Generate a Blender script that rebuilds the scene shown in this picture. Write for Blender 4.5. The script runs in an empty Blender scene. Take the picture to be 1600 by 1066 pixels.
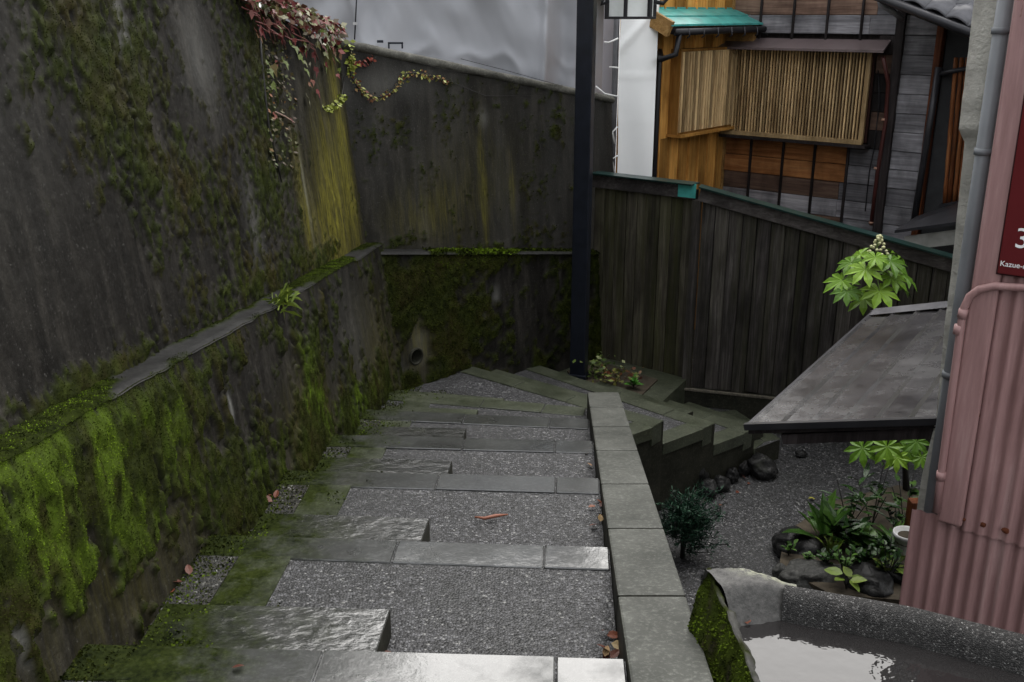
import bpy, bmesh, math, random
import numpy as np
from mathutils import Vector, Matrix, noise as mnoise

sc = bpy.context.scene
col = sc.collection
R = math.radians
rng = random.Random(7)
nr = np.random.default_rng(11)

# ------------------------------------------------------------------ camera, sky, sun, exposure
PITCH = R(18.2)
FPX = 1555.0                                   # focal length in pixels of the 1600 px wide photograph
cam_d = bpy.data.cameras.new('camera'); cam = bpy.data.objects.new('camera', cam_d); col.objects.link(cam)
cam_d.sensor_width = 36.0; cam_d.lens = 36.0 * FPX / 1600.0
cam_d.clip_start = 0.05; cam_d.clip_end = 2000.0
cam.location = (0, 0, 0); cam.rotation_euler = (R(90) - PITCH, 0, 0)
sc.camera = cam

SUN_EL, SUN_AZ = R(57), R(22)                  # overcast: veiled high sun beyond and right
world = bpy.data.worlds.new('World'); sc.world = world; world.use_nodes = True
wn, wl = world.node_tree.nodes, world.node_tree.links
wn.clear()
wo = wn.new('ShaderNodeOutputWorld'); wb = wn.new('ShaderNodeBackground')
sky = wn.new('ShaderNodeTexSky'); sky.sky_type = 'NISHITA'; sky.sun_disc = False
sky.sun_elevation = SUN_EL; sky.sun_rotation = SUN_AZ
sky.air_density = 1.0; sky.dust_density = 6.0; sky.ozone_density = 1.0
hsv = wn.new('ShaderNodeHueSaturation'); hsv.inputs['Saturation'].default_value = 0.5
gam = wn.new('ShaderNodeGamma'); gam.inputs[1].default_value = 0.22        # cloud cover evens out the sky
wl.new(sky.outputs[0], hsv.inputs['Color']); wl.new(hsv.outputs[0], gam.inputs[0]); wl.new(gam.outputs[0], wb.inputs[0])
wb.inputs[1].default_value = 0.15
wl.new(wb.outputs[0], wo.inputs[0])
sl = bpy.data.lights.new('sun', 'SUN'); sl.energy = 0.55; sl.angle = R(80); sl.color = (1.0, 0.97, 0.93)
so = bpy.data.objects.new('sun', sl); col.objects.link(so)
sdir = Vector((math.sin(SUN_AZ) * math.cos(SUN_EL), math.cos(SUN_AZ) * math.cos(SUN_EL), math.sin(SUN_EL)))
so.rotation_euler = sdir.to_track_quat('Z', 'Y').to_euler()
vs = sc.view_settings
vs.view_transform = 'Standard'; vs.look = 'None'; vs.gamma = 1.0; vs.use_curve_mapping = False
vs.exposure = 3.15

# ------------------------------------------------------------------ helpers: measuring
CP, SP = math.cos(PITCH), math.sin(PITCH)
def ray(u, v):
    a = (u - 800) / FPX; b = (533 - v) / FPX
    return Vector((a, CP + b * SP, -SP + b * CP))
def pz(u, v, z):
    r = ray(u, v); return r * (z / r.z)
def py(u, v, y):
    r = ray(u, v); return r * (y / r.y)
def azd(a): return Vector((math.sin(R(a)), math.cos(R(a)), 0.0))
def hit(u, v, p0, n):
    r = ray(u, v); return r * (Vector(p0).dot(n) / r.dot(n))

# ------------------------------------------------------------------ helpers: objects
OFF = {}
def props(o, label=None, cat=None, group=None, kind=None):
    if label: o['label'] = label
    if cat: o['category'] = cat
    if group: o['group'] = group
    if kind: o['kind'] = kind
    return o
def thing(name, label, cat, loc=(0, 0, 0), group=None, kind=None):
    o = bpy.data.objects.new(name, None); col.objects.link(o)
    o.location = loc; o.empty_display_size = 0.1; OFF[o.name] = Vector(loc)
    return props(o, label, cat, group, kind)

class MB:
    """collects vertices and faces in world coordinates"""
    def __init__(s): s.v = []; s.f = []; s.sm = False
    def add(s, vs_, fs): b = len(s.v); s.v += [tuple(p) for p in vs_]; s.f += [tuple(i + b for i in q) for q in fs]; return s
    def prism(s, poly, z0, z1):
        n = len(poly); a = sum(poly[i][0] * poly[(i + 1) % n][1] - poly[(i + 1) % n][0] * poly[i][1] for i in range(n))
        if a < 0: poly = poly[::-1]
        zt = z1 if isinstance(z1, (list, tuple)) else [z1] * n
        if a < 0 and isinstance(z1, (list, tuple)): zt = list(z1)[::-1]
        vv = [(p[0], p[1], z0) for p in poly] + [(p[0], p[1], zt[i]) for i, p in enumerate(poly)]
        ff = [tuple(range(n - 1, -1, -1)), tuple(range(n, 2 * n))] + [(i, (i + 1) % n, n + (i + 1) % n, n + i) for i in range(n)]
        return s.add(vv, ff)
    def obox(s, c, ax, ay, az_, hx, hy, hz):
        c = Vector(c); ax = Vector(ax).normalized() * hx; ay = Vector(ay).normalized() * hy; az_ = Vector(az_).normalized() * hz
        vv = [c + ax * i + ay * j + az_ * k for k in (-1, 1) for j in (-1, 1) for i in (-1, 1)]
        return s.add(vv, [(0, 2, 3, 1), (4, 5, 7, 6), (0, 1, 5, 4), (2, 6, 7, 3), (0, 4, 6, 2), (1, 3, 7, 5)])
    def bar(s, a, b, w, t, up=(0, 0, 1)):
        a = Vector(a); b = Vector(b); d = b - a
        sx = d.cross(Vector(up))
        if sx.length < 1e-6: sx = d.cross(Vector((1, 0, 0)))
        sx.normalize(); uy = sx.cross(d).normalized()
        return s.obox((a + b) / 2, d, sx, uy, d.length / 2, w / 2, t / 2)
    def tube(s, pts, r, n=8, cap=True):
        pts = [Vector(p) for p in pts]; b = len(s.v); m = len(pts)
        rr = r if isinstance(r, (list, tuple)) else [r] * m
        d0 = (pts[1] - pts[0]).normalized(); nx = d0.orthogonal().normalized()
        for i, p in enumerate(pts):
            d = (pts[min(i + 1, m - 1)] - pts[max(i - 1, 0)]).normalized()
            nx = (nx - d * nx.dot(d)).normalized(); ny = d.cross(nx)
            for k in range(n):
                a = 2 * math.pi * k / n
                s.v.append(tuple(p + (nx * math.cos(a) + ny * math.sin(a)) * rr[i]))
        for i in range(m - 1):
            for k in range(n):
                k2 = (k + 1) % n
                s.f.append((b + i * n + k, b + i * n + k2, b + (i + 1) * n + k2, b + (i + 1) * n + k))
        if cap:
            s.f.append(tuple(b + k for k in range(n - 1, -1, -1))); s.f.append(tuple(b + (m - 1) * n + k for k in range(n)))
        s.sm = True
        return s
    def mesh(s, name, off=(0, 0, 0)):
        me = bpy.data.meshes.new(name); o = Vector(off)
        me.from_pydata([(p[0] - o.x, p[1] - o.y, p[2] - o.z) for p in s.v], [], s.f)
        if s.sm: me.polygons.foreach_set('use_smooth', [True] * len(me.polygons))
        return me

def link(name, me, m=None, parent=None, loc=None, rot=None, scale=None):
    o = bpy.data.objects.new(name, me); col.objects.link(o)
    if m is not None and not me.materials: me.materials.append(m)
    if parent is not None:
        o.parent = parent; OFF[o.name] = OFF[parent.name]
        if loc is not None: o.location = Vector(loc) - OFF[parent.name]
    else:
        OFF[o.name] = Vector((0, 0, 0))
        if loc is not None: o.location = loc
    if rot is not None:
        if isinstance(rot, Matrix): o.rotation_mode = 'QUATERNION'; o.rotation_quaternion = rot.to_quaternion()
        else: o.rotation_euler = rot
    if scale is not None: o.scale = scale
    return o
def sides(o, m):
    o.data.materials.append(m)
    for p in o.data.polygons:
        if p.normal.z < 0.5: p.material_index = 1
def part(name, mb, m, parent=None, bevel=0.0, seg=2, smooth=None):
    off = OFF[parent.name] if parent is not None else Vector((0, 0, 0))
    me = mb.mesh(name, off)
    if smooth is not None: me.polygons.foreach_set('use_smooth', [smooth] * len(me.polygons))
    o = link(name, me, m, parent)
    if bevel:
        b = o.modifiers.new('edge', 'BEVEL'); b.width = bevel; b.segments = seg; b.limit_method = 'ANGLE'; b.angle_limit = R(35)
    return o

# ------------------------------------------------------------------ helpers: numpy noise
def _h(ix, iy, s):
    n = (ix.astype(np.int64) * 374761393 + iy.astype(np.int64) * 668265263 + s * 1442695041) & 0xffffffff
    n = ((n ^ (n >> 13)) * 1274126177) & 0xffffffff
    return ((n ^ (n >> 16)) & 0xffffff) / float(0xffffff)
def vn(x, y, s=0):
    ix = np.floor(x); iy = np.floor(y); fx = x - ix; fy = y - iy
    fx = fx * fx * (3 - 2 * fx); fy = fy * fy * (3 - 2 * fy)
    a = _h(ix, iy, s); b = _h(ix + 1, iy, s); c = _h(ix, iy + 1, s); d = _h(ix + 1, iy + 1, s)
    return a + (b - a) * fx + (c - a) * fy + (a - b - c + d) * fx * fy
def fbm(x, y, o=4, s=0):
    t = 0; a = 0.5; n = 0
    for i in range(o):
        t = t + a * vn(x * 2 ** i + 17.3 * i, y * 2 ** i - 9.1 * i, s + i); n += a; a *= 0.5
    return t / n
def sstep(a, b, x):
    t = np.clip((x - a) / (b - a), 0, 1); return t * t * (3 - 2 * t)

# ------------------------------------------------------------------ helpers: materials
class NT:
    def __init__(s, name):
        s.m = bpy.data.materials.new(name); s.m.use_nodes = True
        s.n = s.m.node_tree.nodes; s.l = s.m.node_tree.links
        s.b = s.n['Principled BSDF']; s._tc = None
    def tc(s):
        if s._tc is None: s._tc = s.n.new('ShaderNodeTexCoord')
        return s._tc.outputs['Object']
    def put(s, sock, val):
        if hasattr(val, 'is_output'): s.l.new(val, sock)
        elif isinstance(val, (tuple, list)) and len(val) == 3 and sock.type == 'RGBA': sock.default_value = (*val, 1)
        elif sock.type == 'RGBA' and not isinstance(val, (tuple, list)): sock.default_value = (val, val, val, 1)
        else: sock.default_value = val
    def mapped(s, scale=(1, 1, 1), rot=(0, 0, 0), rnd=0.0):
        mp = s.n.new('ShaderNodeMapping'); mp.inputs['Scale'].default_value = scale; mp.inputs['Rotation'].default_value = rot
        s.l.new(s.tc(), mp.inputs[0])
        if rnd:
            oi = s.n.new('ShaderNodeObjectInfo'); mu = s.n.new('ShaderNodeMath'); mu.operation = 'MULTIPLY'; mu.inputs[1].default_value = rnd
            s.l.new(oi.outputs['Random'], mu.inputs[0]); s.l.new(mu.outputs[0], mp.inputs['Location'])
        return mp.outputs[0]
    def noise(s, scale, detail=4, rough=0.55, vec=None, dist=0.0, col=False):
        t = s.n.new('ShaderNodeTexNoise'); t.inputs['Scale'].default_value = scale; t.inputs['Detail'].default_value = detail
        t.inputs['Roughness'].default_value = rough; t.inputs['Distortion'].default_value = dist
        s.l.new(vec if vec is not None else s.tc(), t.inputs['Vector'])
        return t.outputs['Color' if col else 'Fac']
    def voro(s, scale, feature='F1', vec=None, out='Distance', rnd=1.0):
        t = s.n.new('ShaderNodeTexVoronoi'); t.feature = feature; t.inputs['Scale'].default_value = scale
        t.inputs['Randomness'].default_value = rnd
        s.l.new(vec if vec is not None else s.tc(), t.inputs['Vector'])
        return t.outputs[out]
    def wave(s, scale, dist=2.0, vec=None, detail=2, rings=False):
        t = s.n.new('ShaderNodeTexWave'); t.inputs['Scale'].default_value = scale; t.inputs['Distortion'].default_value = dist
        t.inputs['Detail'].default_value = detail
        if rings: t.wave_type = 'RINGS'
        s.l.new(vec if vec is not None else s.tc(), t.inputs['Vector']); return t.outputs['Fac']
    def ramp(s, fac, stops, const=False):
        r = s.n.new('ShaderNodeValToRGB'); e = r.color_ramp.elements
        if const: r.color_ramp.interpolation = 'CONSTANT'
        while len(e) < len(stops): e.new(0.5)
        for i, (p, c) in enumerate(stops):
            e[i].position = p
            e[i].color = (*c, 1) if isinstance(c, (tuple, list)) else (c, c, c, 1)
        s.put(r.inputs[0], fac); return r.outputs[0]
    def mix(s, fac, a, b, mode='MIX'):
        m = s.n.new('ShaderNodeMix'); m.data_type = 'RGBA'; m.blend_type = mode
        s.put(m.inputs[0], fac); s.put(m.inputs[6], a); s.put(m.inputs[7], b); return m.outputs[2]
    def math(s, op, a, b=0.0, clamp=False):
        m = s.n.new('ShaderNodeMath'); m.operation = op; m.use_clamp = clamp
        s.put(m.inputs[0], a); s.put(m.inputs[1], b); return m.outputs[0]
    def attr(s, name, out='Fac'):
        a = s.n.new('ShaderNodeAttribute'); a.attribute_name = name; return a.outputs[out]
    def rnd(s): return s.n.new('ShaderNodeObjectInfo').outputs['Random']
    def sep(s, ch, vec=None):
        x = s.n.new('ShaderNodeSeparateXYZ'); s.l.new(vec if vec is not None else s.tc(), x.inputs[0]); return x.outputs[ch]
    def bump(s, h, strength=0.5, dist=0.01, prev=None):
        b = s.n.new('ShaderNodeBump'); b.inputs['Strength'].default_value = strength; b.inputs['Distance'].default_value = dist
        s.put(b.inputs['Height'], h)
        if prev is not None: s.l.new(prev, b.inputs['Normal'])
        return b.outputs[0]
    def set(s, **k):
        names = dict(color='Base Color', rough='Roughness', metal='Metallic', normal='Normal', spec='Specular IOR Level', coat='Coat Weight',
                     coatrough='Coat Roughness', trans='Transmission Weight', ior='IOR', alpha='Alpha', sub='Subsurface Weight', coatnormal='Coat Normal')
        for a, v in k.items(): s.put(s.b.inputs[names[a]], v)
        return s.m

def simple(name, c, rough=0.6, metal=0.0, var=0.25, nscale=6.0, bump=0.0, bscale=60.0, coat=0.0):
    t = NT(name); n = t.noise(nscale, 5)
    d = tuple(x * (1 - var) for x in c); l = tuple(min(1, x * (1 + var)) for x in c)
    t.set(color=t.ramp(n, [(0.3, d), (0.7, l)]), rough=rough, metal=metal, coat=coat, coatrough=0.08, spec=0.3)
    if bump: t.set(normal=t.bump(t.noise(bscale, 5), bump, 0.004))
    return t.m

def m_wall():
    t = NT('wet_concrete_with_moss')
    mo = t.attr('moss'); li = t.attr('lichen'); lt = t.attr('pale')
    vs_ = t.mapped((3.0, 3.0, 0.5))
    streak = t.noise(2.2, 8, 0.68, vs_)
    blot = t.noise(2.7, 7, 0.65)
    fine = t.noise(70, 6, 0.7)
    speck = t.ramp(t.noise(75, 4, 0.8), [(0.60, 0), (0.68, 1)])
    c = t.ramp(streak, [(0.32, (0.0025, 0.0024, 0.0022)), (0.48, (0.011, 0.0105, 0.0095)), (0.70, (0.052, 0.048, 0.041))])
    c = t.mix(t.ramp(blot, [(0.4, 0), (0.68, 0.7)]), c, (0.022, 0.0205, 0.018))
    c = t.mix(t.math('MULTIPLY', speck, 0.75), c, (0.11, 0.108, 0.10))
    c = t.mix(t.math('MULTIPLY', t.ramp(fine, [(.4, 0), (.7, 1)]), 0.7), c, (0.009, 0.008, 0.007))
    c = t.mix(t.math('MULTIPLY', lt, t.math('ADD', t.math('MULTIPLY', fine, 0.8), 0.25, True)), c, (0.22, 0.22, 0.205))
    yl = t.ramp(t.noise(9, 5, 0.6, t.mapped((6, 6, 0.35))), [(0.3, (0.04, 0.038, 0.012)), (0.7, (0.21, 0.19, 0.025))])
    c = t.mix(t.math('MULTIPLY', li, t.ramp(t.noise(5, 6, 0.65, t.mapped((5, 5, 0.5))), [(0.28, 0.1), (0.62, 1)])), c, yl)
    mc = t.ramp(t.noise(16, 6, 0.7), [(0.25, (0.005, 0.007, 0.002)), (0.5, (0.017, 0.022, 0.005)), (0.8, (0.042, 0.055, 0.009))])
    mc = t.mix(t.ramp(t.noise(3.1, 4), [(0.45, 0), (0.75, 0.75)]), mc, (0.030, 0.021, 0.008))
    mc = t.mix(t.math('MULTIPLY', t.attr('bright'), t.ramp(t.noise(22, 5, .7), [(.3, .35), (.6, 1)])), mc, (0.05, 0.078, 0.008))
    c = t.mix(mo, c, mc)
    bn = t.bump(t.noise(60, 8, 0.75), 0.6, 0.008)
    return t.set(color=c, rough=t.ramp(blot, [(0.3, 0.5), (0.7, 0.8)]), normal=bn, spec=0.05)
def m_moss(name='moss_blades', a=(0.006, 0.009, 0.002), b=(0.024, 0.030, 0.005), c=(0.105, 0.165, 0.012)):
    t = NT(name); r = t.attr('rnd'); g = t.attr('bright')
    cc = t.ramp(r, [(0.0, a), (0.55, b), (1.0, tuple(x * 1.3 for x in b))])
    cc = t.mix(g, cc, t.ramp(r, [(0, b), (1, c)]))
    return t.set(color=cc, rough=0.8, spec=0.04)
def m_gravel(name, tint=(1, 1, 1), scale=85.0, wet=0.3):
    t = NT(name); base = t.mapped((1, 1, 1))
    cell = t.voro(scale, vec=base, out='Color'); d = t.voro(scale, vec=base); e = t.voro(scale, 'DISTANCE_TO_EDGE', base)
    br = t.sep(0, cell)
    c = t.ramp(br, [(0.0, tuple(x * .009 for x in tint)), (0.35, tuple(x * .036 for x in tint)), (0.7, tuple(x * .068 for x in tint)), (0.93, tuple(x * .15 for x in tint)), (1.0, (0.26, 0.26, 0.25))])
    c = t.mix(t.ramp(e, [(0.0, 0.85), (0.16, 0.0)]), c, (0.014, 0.014, 0.014))
    big = t.noise(1.6, 5)
    c = t.mix(t.ramp(big, [(0.35, 0.45), (0.65, 0.0)]), c, (0.03, 0.031, 0.03))
    h = t.math('SUBTRACT', 1.0, t.math('MULTIPLY', d, 1.3)); h = t.math('ADD', h, t.math('MULTIPLY', br, 0.5))
    return t.set(color=c, rough=t.ramp(big, [(0.3, wet * 0.8), (0.7, wet * 1.6)]), normal=t.bump(h, 0.6, 0.006), spec=0.22)
def m_stone(name, dark=(0.022, 0.024, 0.022), light=(0.085, 0.088, 0.084), rough=(0.10, 0.45), cleft=0.0, mossy=0.25, wet=0.0):
    t = NT(name); mp = t.mapped((1, 1, 1), rnd=13.0)
    n1 = t.noise(3.2, 6, 0.6, mp); n2 = t.noise(55, 6, 0.75, mp); n3 = t.noise(1.7, 5, 0.6); n5 = t.noise(11, 6, 0.7)
    c = t.ramp(n1, [(0.3, dark), (0.7, light)])
    c = t.mix(t.math('MULTIPLY', t.ramp(n2, [(0.50, 0), (0.66, 1)]), 0.4), c, tuple(min(1, x * 2.6) for x in light))
    c = t.mix(t.math('MULTIPLY', t.ramp(n5, [(0.35, 1), (0.55, 0)]), 0.45), c, dark)
    ms = t.ramp(t.noise(2.4, 7, 0.68, t.mapped((1, 1, 1), rnd=5.0)), [(0.5 + 0.2 * (1 - mossy), 0), (0.72 + 0.2 * (1 - mossy), 1)])
    at = t.attr('moss')
    ms = t.math('MAXIMUM', ms, at)
    if wet:
        xe = t.math('ADD', t.sep(0), t.math('MULTIPLY', t.math('SUBTRACT', t.noise(6, 6, 0.7), 0.5), 1.1))
        ms = t.math('MAXIMUM', ms, t.math('SUBTRACT', 1.0, t.ramp(t.math('ADD', xe, 1.2), [(0.15, 0), (0.55, 1)])))
    c = t.mix(t.math('MULTIPLY', ms, 0.85), c, t.ramp(t.math('ADD', t.math('MULTIPLY', n2, .5), t.math('MULTIPLY', n5, .5)), [(0.38, (0.003, 0.005, 0.001)), (0.62, (0.024, 0.033, 0.005))]))
    rg = t.ramp(n3, [(0.38, rough[0]), (0.62, rough[1])])
    rg = t.mix(ms, rg, 0.6)
    nb = t.bump(n2, 0.22, 0.004)
    if cleft:
        nb = t.bump(t.noise(9, 7, 0.62, t.mapped((1, 1.6, 1), rnd=9.0), 0.6), cleft, 0.06, nb)
    if wet:
        cn = t.bump(t.noise(18, 5, 0.6, mp), 0.12, 0.01)
        if cleft: cn = t.bump(t.noise(16, 5, 0.55, t.mapped((1, 1.5, 1), rnd=9.0), 0.5), 0.22, 0.03, cn)
        wm = t.math('MULTIPLY', t.ramp(t.noise(2.1, 6, 0.65, mp), [(0.34, 0.2), (0.50, 1.0)]), wet)
        wm = t.math('MULTIPLY', wm, t.math('SUBTRACT', 1.0, t.math('MULTIPLY', ms, 0.85)))
        t.b.inputs['Coat IOR'].default_value = 1.75
        t.set(coat=wm, coatrough=t.ramp(t.noise(5, 4), [(0.3, 0.04), (0.7, 0.15)]), coatnormal=cn)
    return t.set(color=c, rough=rg, normal=nb, spec=t.math('MULTIPLY', t.math('SUBTRACT', 1.0, ms), 0.22 if wet else 0.12))
def m_wood(name, c0, c1, c2, axis='z', rough=0.75, green=0.0, gscale=1.0, nail=False):
    t = NT(name)
    sc_ = {'z': (14, 14, 0.7), 'x': (0.7, 14, 14), 'y': (14, 0.7, 14)}[axis]
    mp = t.mapped(tuple(a * gscale for a in sc_), rnd=41.0)
    g = t.noise(2.2, 7, 0.65, mp, 0.8); k = t.noise(1.3, 4, 0.6, t.mapped((2, 2, 1.1), rnd=23.0))
    fi = t.noise(9, 5, 0.7, mp)
    c = t.ramp(g, [(0.28, c0), (0.5, c1), (0.74, c2)])
    c = t.mix(t.ramp(k, [(0.42, 0.0), (0.7, 0.8)]), c, tuple(x * 0.45 for x in c0))
    c = t.mix(t.math('MULTIPLY', t.ramp(fi, [(0.45, 0), (0.7, 1)]), 0.4), c, tuple(x * 0.35 for x in c0))
    # each board its own tone
    c = t.mix(1.0, c, t.ramp(t.rnd(), [(0, 0.5), (1, 1.45)]), 'MULTIPLY')
    if green:
        c = t.mix(t.math('MULTIPLY', t.ramp(t.noise(1.5, 5, 0.6, t.mapped((5, 5, 0.5), rnd=3.0)), [(0.42, 0), (0.75, 1)]), green), c, (0.05, 0.055, 0.014))
    return t.set(color=c, rough=rough, normal=t.bump(fi, 0.5, 0.006), spec=0.12)
def m_leaf(name, stops, rough=0.4, sub=0.0):
    t = NT(name); n = t.noise(12, 4)
    c = t.ramp(t.rnd(), stops); c = t.mix(t.math('MULTIPLY', n, 0.5), c, tuple(x * 0.4 for x in stops[0][1]))
    t.set(color=c, rough=rough, normal=t.bump(t.noise(30, 3), 0.3, 0.004), spec=0.25)
    return t.m
def m_leafv(name, stops, rough=0.45):
    t = NT(name); c = t.ramp(t.attr('rnd'), stops); t.set(color=c, rough=rough, spec=0.2); return t.m

M = {}
M['wall'] = m_wall(); M['moss'] = m_moss()
M['ledge'] = m_stone('dull_wet_ledge', (0.006, 0.006, 0.006), (0.024, 0.024, 0.023), (0.5, 0.7), 0.0, 0.1)
M['gravel'] = m_gravel('exposed_pebble_paving', (1.0, 1.0, 1.06), 105, 0.33)
M['path'] = m_gravel('path_gravel', (0.8, 0.8, 0.84), 75, 0.38)
M['stone'] = m_stone('wet_cut_stone', (0.014, 0.015, 0.014), (0.04, 0.042, 0.040), (0.25, 0.5), mossy=0.2, wet=1.0)
M['kerb'] = m_stone('granular_kerb_stone', (0.040, 0.042, 0.037), (0.088, 0.090, 0.081), (0.45, 0.65), 0.0, 0.25)
M['cleft'] = m_stone('wet_cleft_stone', (0.010, 0.011, 0.010), (0.03, 0.031, 0.029), (0.2, 0.4), 0.35, 0.2, wet=1.0)
M['mossstone'] = m_stone('mossy_step_stone', (0.02, 0.024, 0.014), (0.055, 0.061, 0.042), (0.35, 0.6), 0.0, 0.5, wet=.3)
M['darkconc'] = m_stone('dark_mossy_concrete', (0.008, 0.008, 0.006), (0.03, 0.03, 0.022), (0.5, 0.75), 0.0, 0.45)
M['fence'] = m_wood('weathered_fence_board', (0.021, 0.0185, 0.017), (0.055, 0.0495, 0.0455), (0.135, 0.123, 0.116), 'z', green=0.35)
M['fencegreen'] = m_wood('mossy_fence_board', (0.026, 0.023, 0.017), (0.062, 0.056, 0.042), (0.13, 0.118, 0.09), 'z', green=0.7)
M['beam'] = m_wood('grey_fence_beam', (0.028, 0.025, 0.024), (0.06, 0.054, 0.052), (0.11, 0.1, 0.098), 'x')
M['teal'] = simple('teal_sheet_metal', (0.05, 0.27, 0.245), 0.35, 0.0, 0.3, 8)
M['tealcap'] = simple('dark_teal_cap', (0.007, 0.022, 0.020), 0.3, 0.0, 0.3, 8)
M['pocket'] = m_gravel('dark_mossy_grit', (0.42, 0.40, 0.30), 95, 0.6)
M['post'] = simple('dark_blue_black_paint', (0.008, 0.010, 0.016), 0.35, 0.0, 0.3, 10, 0.1, 120)
M['black'] = simple('black_iron', (0.01, 0.01, 0.012), 0.45)
M['hole'] = simple('deep_pipe_dark', (0.004, 0.004, 0.004), 0.9)

# ------------------------------------------------------------------ the staircase layout (plan, metres)
def zl(n): return -(1.85 + 0.20 * n)
GZ = -3.85
def xw(y): return -1.273 + 0.068 * (y - 3.258)          # foot of the left wall
def xk(y): return 0.345 + 0.0503 * (y - 2.55)           # inner face of the kerb
V2 = lambda x, y: Vector((x, y))
NL = {}
for n, (yl, yr) in {-2: (0.62, 0.55), -1: (1.62, 1.55), 0: (2.63, 2.553), 1: (3.67, 3.56), 2: (4.70, 4.60), 3: (5.61, 5.515), 4: (6.51, 6.335)}.items():
    NL[n] = (V2(xw(yl) - 0.03, yl), V2(xk(yr) - 0.003, yr))
NL[5] = (V2(-1.06, 7.405), V2(0.568, 7.045))
NL[6] = (V2(-0.40, 8.56), V2(1.198, 7.27))
NL[7] = (V2(0.20, 9.19), V2(1.697, 7.692))
NL[8] = (V2(1.42, 8.79), V2(2.132, 8.05))
NL[9] = (V2(2.16, 8.98), V2(2.424, 8.275))
WC = V2(-1.0, 7.85); WE = V2(0.6, 9.5)                  # back wall foot: corner and a point along it
TR = {}
for n in (-1, 0, 1, 2, 3, 4): TR[n] = [NL[n - 1][0], NL[n - 1][1], NL[n][1], NL[n][0]]
TR[-2] = [V2(-1.6, -4), V2(0.1, -4), NL[-2][1], NL[-2][0]]
TR[5] = [NL[4][0], NL[4][1], NL[5][1], NL[5][0]]
TR[6] = [NL[5][0], NL[5][1], V2(0.60, 7.03), V2(0.902, 6.985), NL[6][1], NL[6][0], V2(-1.05, 7.95)]
TR[7] = [NL[6][0], NL[6][1], NL[7][1], NL[7][0], V2(0.1, 9.2)]
TR[8] = [NL[7][0], NL[7][1], NL[8][1], NL[8][0], V2(1.3, 9.0), V2(0.6, 9.5)]
TR[9] = [NL[8][0], NL[8][1], NL[9][1], NL[9][0], V2(1.72, 9.2)]

ground = part('ground', MB().add([(-200, -200, GZ), (200, -200, GZ), (200, 200, GZ), (-200, 200, GZ)], [(0, 1, 2, 3)]), M['path'])
props(ground, 'dark wet gravel path and yard below the steps', None, kind='structure')

stairs = thing('stairs', 'descending flight of gravel steps with cut stone edgings that turns to the right', 'stairs', (0, 2.6, -1.85), kind='structure')
def side(Rr, L, d):         # unit vector along the nosing (right to left) and the downhill normal
    e = (L - Rr).normalized(); nrm = V2(e.y, -e.x)
    if nrm.dot(d) < 0: nrm = -nrm
    return e, nrm
DIR = {n: V2(0.05, 1) for n in range(-2, 5)}; DIR.update({5: V2(0.3, 1), 6: V2(0.7, 0.7), 7: V2(0.7, 0.7), 8: V2(0.7, 0.7), 9: V2(1, 0.3)})
JO = {-2: (0.4, 1.1), -1: (0.3, 0.9), 0: (0.21, 0.92), 1: (0.26, 0.86), 2: (0.22, 0.82), 3: (0.23, 0.78), 4: (0.27, 0.86), 5: (0.32, 0.80), 6: (0.45, 0.85, 1.4), 7: (0.42, 1.0, 1.5), 8: (0.45,), 9: (0.35,)}
BLK = {1: 0.79, 2: 0.80, 3: 0.81, 4: 0.82, 5: 0.83, 6: 0.72, 7: 0.71, 8: 0.43, 9: 0.10, 0: 0.78, -1: 0.8}
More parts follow.
